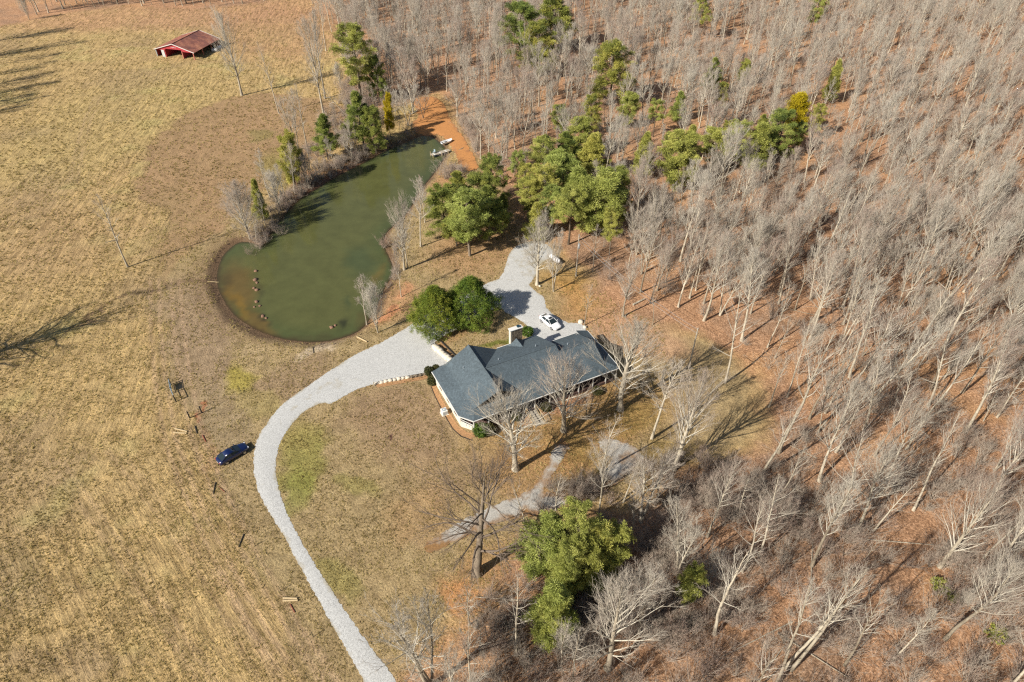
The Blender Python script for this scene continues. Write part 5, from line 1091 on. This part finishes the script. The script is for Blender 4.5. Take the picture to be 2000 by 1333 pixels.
for x, y in zip(xs, ys):
    if not near(x, y, 2.6 if y < 130 else 3.3): cell.setdefault((int(x // 3), int(y // 3)), []).append((x, y)); pts.append((x, y))
pts = np.array(pts); U, Vv = proj(pts[:, 0], pts[:, 1]); D = np.hypot(np.hypot(pts[:, 0], pts[:, 1]), HC)
inv = (U > 5) & (U < 1995) & (Vv > 5) & (Vv < 1328); order = np.argsort(D + np.where(inv, 0, 1e5)); NI = 300 - len(BT) - len(BANK) - 10
print('forest trees', len(pts), 'in view', int(inv.sum()))
kinds = ['tall', 'slim', 'fork', 'spread', 'vase', 'sparse', 'wispy']; kp = [.32, .22, .12, .08, .06, .06, .14]; kp2 = [.16, .16, .05, .01, .03, .21, .38]; hh = dict(wispy=(12, 20), tall=(13, 20), slim=(9, 15), fork=(11, 16), spread=(11, 15), vase=(6, 10), sparse=(8, 14))
LBL = dict(wispy='thin crowned straight bare tree', tall='straight trunked bare tree', slim='slender bare tree', fork='forked bare tree', spread='wide crowned bare tree', vase='low many stemmed bare tree', sparse='bare tree with few limbs')
def zone(u, v):
    if u < 700 and v < 220: return 'along the far edge of the pasture'
    if v > 1020 and u < 1100: return 'between the lower drive and the lower pine group'
    if v > 1020 and u < 1330: return 'between the lower pine group and the round lone pine'
    if v > 1150 and 1720 < u: return 'around the low bushes at the lower right corner'
    if 820 < v <= 1020 and u > 1750: return 'right of the bright white many limbed tree'
    if 600 < v <= 820 and u > 1750: return 'at the right edge level with the house'
    if 430 < v <= 600 and u > 1500: return 'at the right edge level with the gas tank'
    if v <= 600 and u < 1100: return 'between the pond and the big pine thicket'
    if v > 1150: return 'in the wood along the bottom edge' if u < 1500 else 'in the wood at the lower right corner'
    if v > 900: return 'in the brushy wood right of the overgrown path' if u < 1500 else 'in the leafy wood at the lower right'
    if v > 600: return 'in the open wood right of the house' if u < 1500 else 'in the dense wood at the right edge'
    return 'in the wood behind the house' if u < 1350 else 'in the wood at the upper right'
rest = []
for n, i in enumerate(order):
    x, y = pts[i]; k = random.choices(kinds, kp2 if Vv[i] > 700 else kp)[0]; H = random.uniform(*hh[k]) * (random.uniform(.5, .75) if random.random() < .22 else 1)
    if U[i] > 700 and Vv[i] < 500: H *= .88
    if n < NI:
        hq = max(0, H - hh[k][0] * (.88 if U[i] > 700 and Vv[i] < 500 else 1)) / (hh[k][1] - hh[k][0]); lb = ('small ', '', 'large ')[0 if hq < .3 else 2 if hq > .68 else 1] + LBL[k] + ' ' + zone(U[i], Vv[i]); put_tree(k, x, y, H, lb, lb.replace('bare tree', 'bare trees'), wide=random.uniform(.8, 1.15), tilt=(random.gauss(0, rad(2.5)), random.gauss(0, rad(2.5))))
    else: rest.append((x, y, k, H))
# big trees standing left of the picture whose shadows fall across the pasture
sh = np.array([math.cos(rad(SHAZ)), math.sin(rad(SHAZ))]) / math.tan(rad(SUNEL))
for (u, v, H, k) in ((165, 628, 23, 'oak'), (60, 660, 17, 'spread'), (70, 150, 20, 'tall'), (55, 172, 19, 'fork'), (110, 60, 18, 'spread'), (75, 130, 19, 'fork'), (40, 100, 18, 'spread'), (60, 70, 19, 'tall'), (30, 160, 19, 'oak'), (95, 160, 17, 'tall'), (130, 85, 20, 'fork'), (35, 190, 18, 'spread'), (60, 195, 16, 'tall'), (90, 110, 20, 'tall'), (20, 215, 15, 'spread')):
    tx, ty = G(u, v); p = np.array([tx, ty]) - sh * H * .82; put_tree(k, p[0], p[1], H, 'tall bare tree left of the picture that throws its shadow onto the pasture', 'trees left of the picture')

for i in range(26):
    for _ in range(50):
        u, v = random.uniform(900, 1990), random.uniform(60, 1320); x, y = G(u, v)
        if sd_poly(np.array([x]), np.array([y]), FOREST)[0] < -3: break
    a = random.uniform(0, 6.28); L = random.uniform(4, 11); R_ = random.uniform(.06, .12); b = MB(); b.bar((x, y, R_), (x + L * math.cos(a), y + L * math.sin(a), R_ * .8 + .15), R_, 7, R_ * .5)
    tag(b.build('fallen_log', M['bark']), 'fallen bare trunk lying on the leaves of the wood', 'log', 'fallen trunks on the forest floor')
# geometry nodes: scatter meshes of trees already standing here
def scatter(name, P, S, Rz, idx, variants, kind='stuff'):
    """variants: list of lists of objects whose meshes make up one plant"""
    me = np_mesh(name, np.asarray(P, float), [np.zeros((0, 3), int)], False, None) if False else bpy.data.meshes.new(name)
    me.vertices.add(len(P)); me.vertices.foreach_set('co', np.asarray(P, np.float32).ravel())
    for k, d, ty in (('sx', S, 'FLOAT'), ('rz', Rz, 'FLOAT'), ('vi', idx, 'INT')):
        a = me.attributes.new(k, ty, 'POINT'); a.data.foreach_set('value', np.asarray(d, np.int32 if ty == 'INT' else np.float32))
    o = link(name, me); o['kind'] = kind
    ng = bpy.data.node_groups.new(name, 'GeometryNodeTree'); ng.interface.new_socket('Geometry', in_out='INPUT', socket_type='NodeSocketGeometry'); ng.interface.new_socket('Geometry', in_out='OUTPUT', socket_type='NodeSocketGeometry')
    nd, lk = ng.nodes, ng.links; gi, go = nd.new('NodeGroupInput'), nd.new('NodeGroupOutput')
    join = nd.new('GeometryNodeJoinGeometry')
    for vs in variants[::-1]:
        j2 = nd.new('GeometryNodeJoinGeometry')
        for ob in vs:
            oi = nd.new('GeometryNodeObjectInfo'); oi.inputs['Object'].default_value = ob; oi.transform_space = 'ORIGINAL'; lk.new(oi.outputs['Geometry'], j2.inputs[0])
        g2 = nd.new('GeometryNodeGeometryToInstance'); lk.new(j2.outputs[0], g2.inputs[0]); lk.new(g2.outputs[0], join.inputs[0])
    def na(nm, ty='FLOAT'):
        n = nd.new('GeometryNodeInputNamedAttribute'); n.data_type = ty; n.inputs['Name'].default_value = nm
        return [s for s in n.outputs if s.enabled and s.name == 'Attribute'][0]
    ip = nd.new('GeometryNodeInstanceOnPoints'); lk.new(gi.outputs[0], ip.inputs['Points']); lk.new(join.outputs[0], ip.inputs['Instance']); ip.inputs['Pick Instance'].default_value = True
    lk.new(na('vi', 'INT'), ip.inputs['Instance Index'])
    cx = nd.new('ShaderNodeCombineXYZ'); lk.new(na('rz'), cx.inputs[2]); tl = nd.new('ShaderNodeMath'); tl.operation = 'SINE'; t3 = nd.new('ShaderNodeMath'); t3.operation = 'MULTIPLY'; t3.inputs[1].default_value = 7.0; lk.new(na('rz'), t3.inputs[0]); lk.new(t3.outputs[0], tl.inputs[0]); t4 = nd.new('ShaderNodeMath'); t4.operation = 'MULTIPLY'; t4.inputs[1].default_value = .07; lk.new(tl.outputs[0], t4.inputs[0]); lk.new(t4.outputs[0], cx.inputs[0]); lk.new(cx.outputs[0], ip.inputs['Rotation'])
    cs = nd.new('ShaderNodeCombineXYZ'); s = na('sx')
    for i in range(3): lk.new(s, cs.inputs[i])
    lk.new(cs.outputs[0], ip.inputs['Scale']); lk.new(ip.outputs[0], go.inputs[0])
    md = o.modifiers.new('scatter', 'NODES'); md.node_group = ng; return o
byname = {}
for o in list(COL.objects):
    if o.get('category') == 'bare tree':
        tr = [c for c in o.children if c.name.startswith('trunk')][0]; cr = [c for c in o.children if c.name.startswith('crown')][0]; byname.setdefault(tr.data.name, [tr, cr])
vlist = []; vmap = {}
for k in kinds:
    for v in VAR[k]:
        if v['trunk'].name in byname: vmap.setdefault(k, []).append((len(vlist), v['H'])); vlist.append(byname[v['trunk'].name])
P, S, Rz, I = [], [], [], []
for x, y, k, H in rest:
    vi, vh = random.choice(vmap[k]); P.append((x, y, -.05)); S.append(H / vh); Rz.append(random.uniform(0, 6.28)); I.append(vi)
scatter('far_woodland', P, S, Rz, I, vlist)

# undergrowth: a few shrubs of their own, the rest as one mass
BR = [brush(400 + i, H, R, n) for i, (H, R, n) in enumerate([(2.4, 1.4, 26), (1.8, 1.2, 20), (3.4, 1.2, 24), (4.6, 1.0, 14)])]
for m_ in BR: m_.materials.append(M['brushwood'])
shr = []
for i, (u, v, s, lb) in enumerate([(505, 482, 1.2, 'grey brushy shrub at the water edge left of the deep shadow'), (520, 470, 1.0, 'smaller grey shrub hanging over the left shore'), (545, 455, 1.1, 'shrub in the shade of the narrow pine on the shore'), (490, 492, .8, 'low shrub at the start of the row of pond rocks'), (750, 480, 1.3, 'brushy shrub at the right shore under the broad tree'), (772, 545, 1.0, 'shrub beside the thin pale stem at the right shore'), (735, 575, 1.0, 'thin shrub on the muddy right shore'), (870, 330, 1.3, 'pale brush below the dock'), (1060, 1000, 1.2, 'pale shrub at the top of the lower pine group'), (1190, 985, 1.3, 'grey shrub beside the end of the overgrown path')]):
    x, y = G(u, v); t = thing('bare_shrub', lb, 'shrub', (x, y, hz(x, y)), i, sc=s); shr.append(link('stems', BR[i % 4], t))
P, S, Rz, I = [], [], [], []
def brushfill(cu, cv, ru, rv, n, smin=.7, smax=1.2, rot=0, idx=(0, 1, 2, 3)):
    for _ in range(n):
        a = random.uniform(0, 6.283); r = math.sqrt(random.random()); c, s = math.cos(rad(rot)), math.sin(rad(rot)); p, q = ru * r * math.cos(a), rv * r * math.sin(a)
        x, y = G(cu + p * c - q * s, cv + p * s + q * c)
        if shore_sd(np.array([x]), np.array([y]))[0] < .1 or sd_poly(np.array([x]), np.array([y]), CLAY)[0] < .8: continue
        P.append((x, y, hz(x, y))); S.append(random.uniform(smin, smax)); Rz.append(random.uniform(0, 6.28)); I.append(random.choice(idx))
brushfill(1400, 960, 150, 60, 65, rot=10); brushfill(1560, 1010, 120, 60, 24, rot=20); brushfill(1260, 1090, 110, 60, 26); brushfill(1300, 1200, 140, 60, 60); brushfill(960, 1230, 70, 60, 30, .6, 1.0); brushfill(1130, 1240, 60, 50, 30)
brushfill(640, 345, 90, 16, 120, .4, .9, -28); brushfill(560, 400, 40, 14, 50, .4, .9, -30); brushfill(520, 460, 30, 18, 46, .4, 1.0, -40); brushfill(640, 300, 70, 30, 50, .5, 1.0, -28); brushfill(760, 275, 60, 12, 30, .4, .9, -18); brushfill(720, 200, 60, 50, 90, .7, 1.3); brushfill(660, 250, 40, 40, 50, .6, 1.0); brushfill(915, 275, 40, 20, 50, .6, 1.1, 60, (2, 3)); brushfill(885, 340, 30, 16, 24, .5, 1.0); brushfill(760, 520, 26, 60, 26, .4, .8, 20)
brushfill(1130, 960, 60, 22, 40, .5, .9)
for _ in range(1300):
    u, v = random.uniform(700, 2050), random.uniform(-10, 1380); x, y = G(u, v)
    if sd_poly(np.array([x]), np.array([y]), FOREST)[0] < -2 and sd_poly(np.array([x]), np.array([y]), PATH)[0] > 1:
        if 1280 < u < 1560 and 640 < v < 900 and random.random() < .6: continue
        P.append((x, y, 0)); S.append(random.uniform(.6, 1.5)); Rz.append(random.uniform(0, 6.28)); I.append(random.choice((0, 1, 2, 3, 3)))
seen = {}; 
for o in shr: seen.setdefault(o.data.name, o)
scatter('undergrowth', P, S, Rz, I, [[seen[m_.name]] for m_ in BR])

# dry grass tussocks as real blades
def tussocks():
    n = 90000; rg = np.random.default_rng(5); v = 1380 - (rg.random(n) ** 1.0) * 1380; u = rg.uniform(-60, 1300, n); x, y = unproj(u, v)
    m = (sd_poly(x, y, DRIVE) > .15) & (sd_poly(x, y, FOREST) > -1) & (sd_poly(x, y, FOREST2) > -1) & (shore_sd(x, y) > 1.0) & (sd_poly(x, y, PATH) > -.3) & (sd_poly(x, y, CLAY) > 0)
    hx, hy = x - HF_O.x, y - HF_O.y; lx = hx * math.cos(HF_A) + hy * math.sin(HF_A); ly = -hx * math.sin(HF_A) + hy * math.cos(HF_A); m &= ~((lx > -3.5) & (lx < 27) & (ly > -1) & (ly < 15))
    m &= fbm(x, y, 3.0, 121) + .25 * rg.random(n) > .52
    x, y = x[m], y[m]; dist = np.sqrt(x * x + y * y + HC * HC); sc = np.clip(dist / 110, .8, 2.0)
    C = np.stack([x, y, np.full(len(x), .03)], 1); nb = 5; idx = np.repeat(np.arange(len(x)), nb); d = rg.normal(0, .55, (len(idx), 3)); d[:, 2] = 1; d /= np.linalg.norm(d, axis=1, keepdims=True)
    L = rg.uniform(.12, .26, len(idx)) * sc[idx]; a, b = frames(d); th = rg.uniform(0, 6.28, len(idx)); s = a * np.cos(th)[:, None] + b * np.sin(th)[:, None]; W = (.035 * sc[idx])[:, None]
    o = C[idx] + rg.normal(0, .07, (len(idx), 3)) * np.array([1, 1, 0]); V = np.stack([o - s * W, o + s * W, o + d * L[:, None]], 1).reshape(-1, 3); F = np.arange(len(V)).reshape(-1, 3)
    lv = np.repeat(np.clip(fbm(x, y, 8, 131)[idx] * 1.2 - .1 + rg.normal(0, .15, len(idx)), 0, 1), 3)
    tag(link('dry_grass', np_mesh('dry_grass', V, F, False, {'lv': ('FLOAT', lv)}), None, M['grassblade']), kind='stuff'); print('tussocks', len(x))
tussocks()
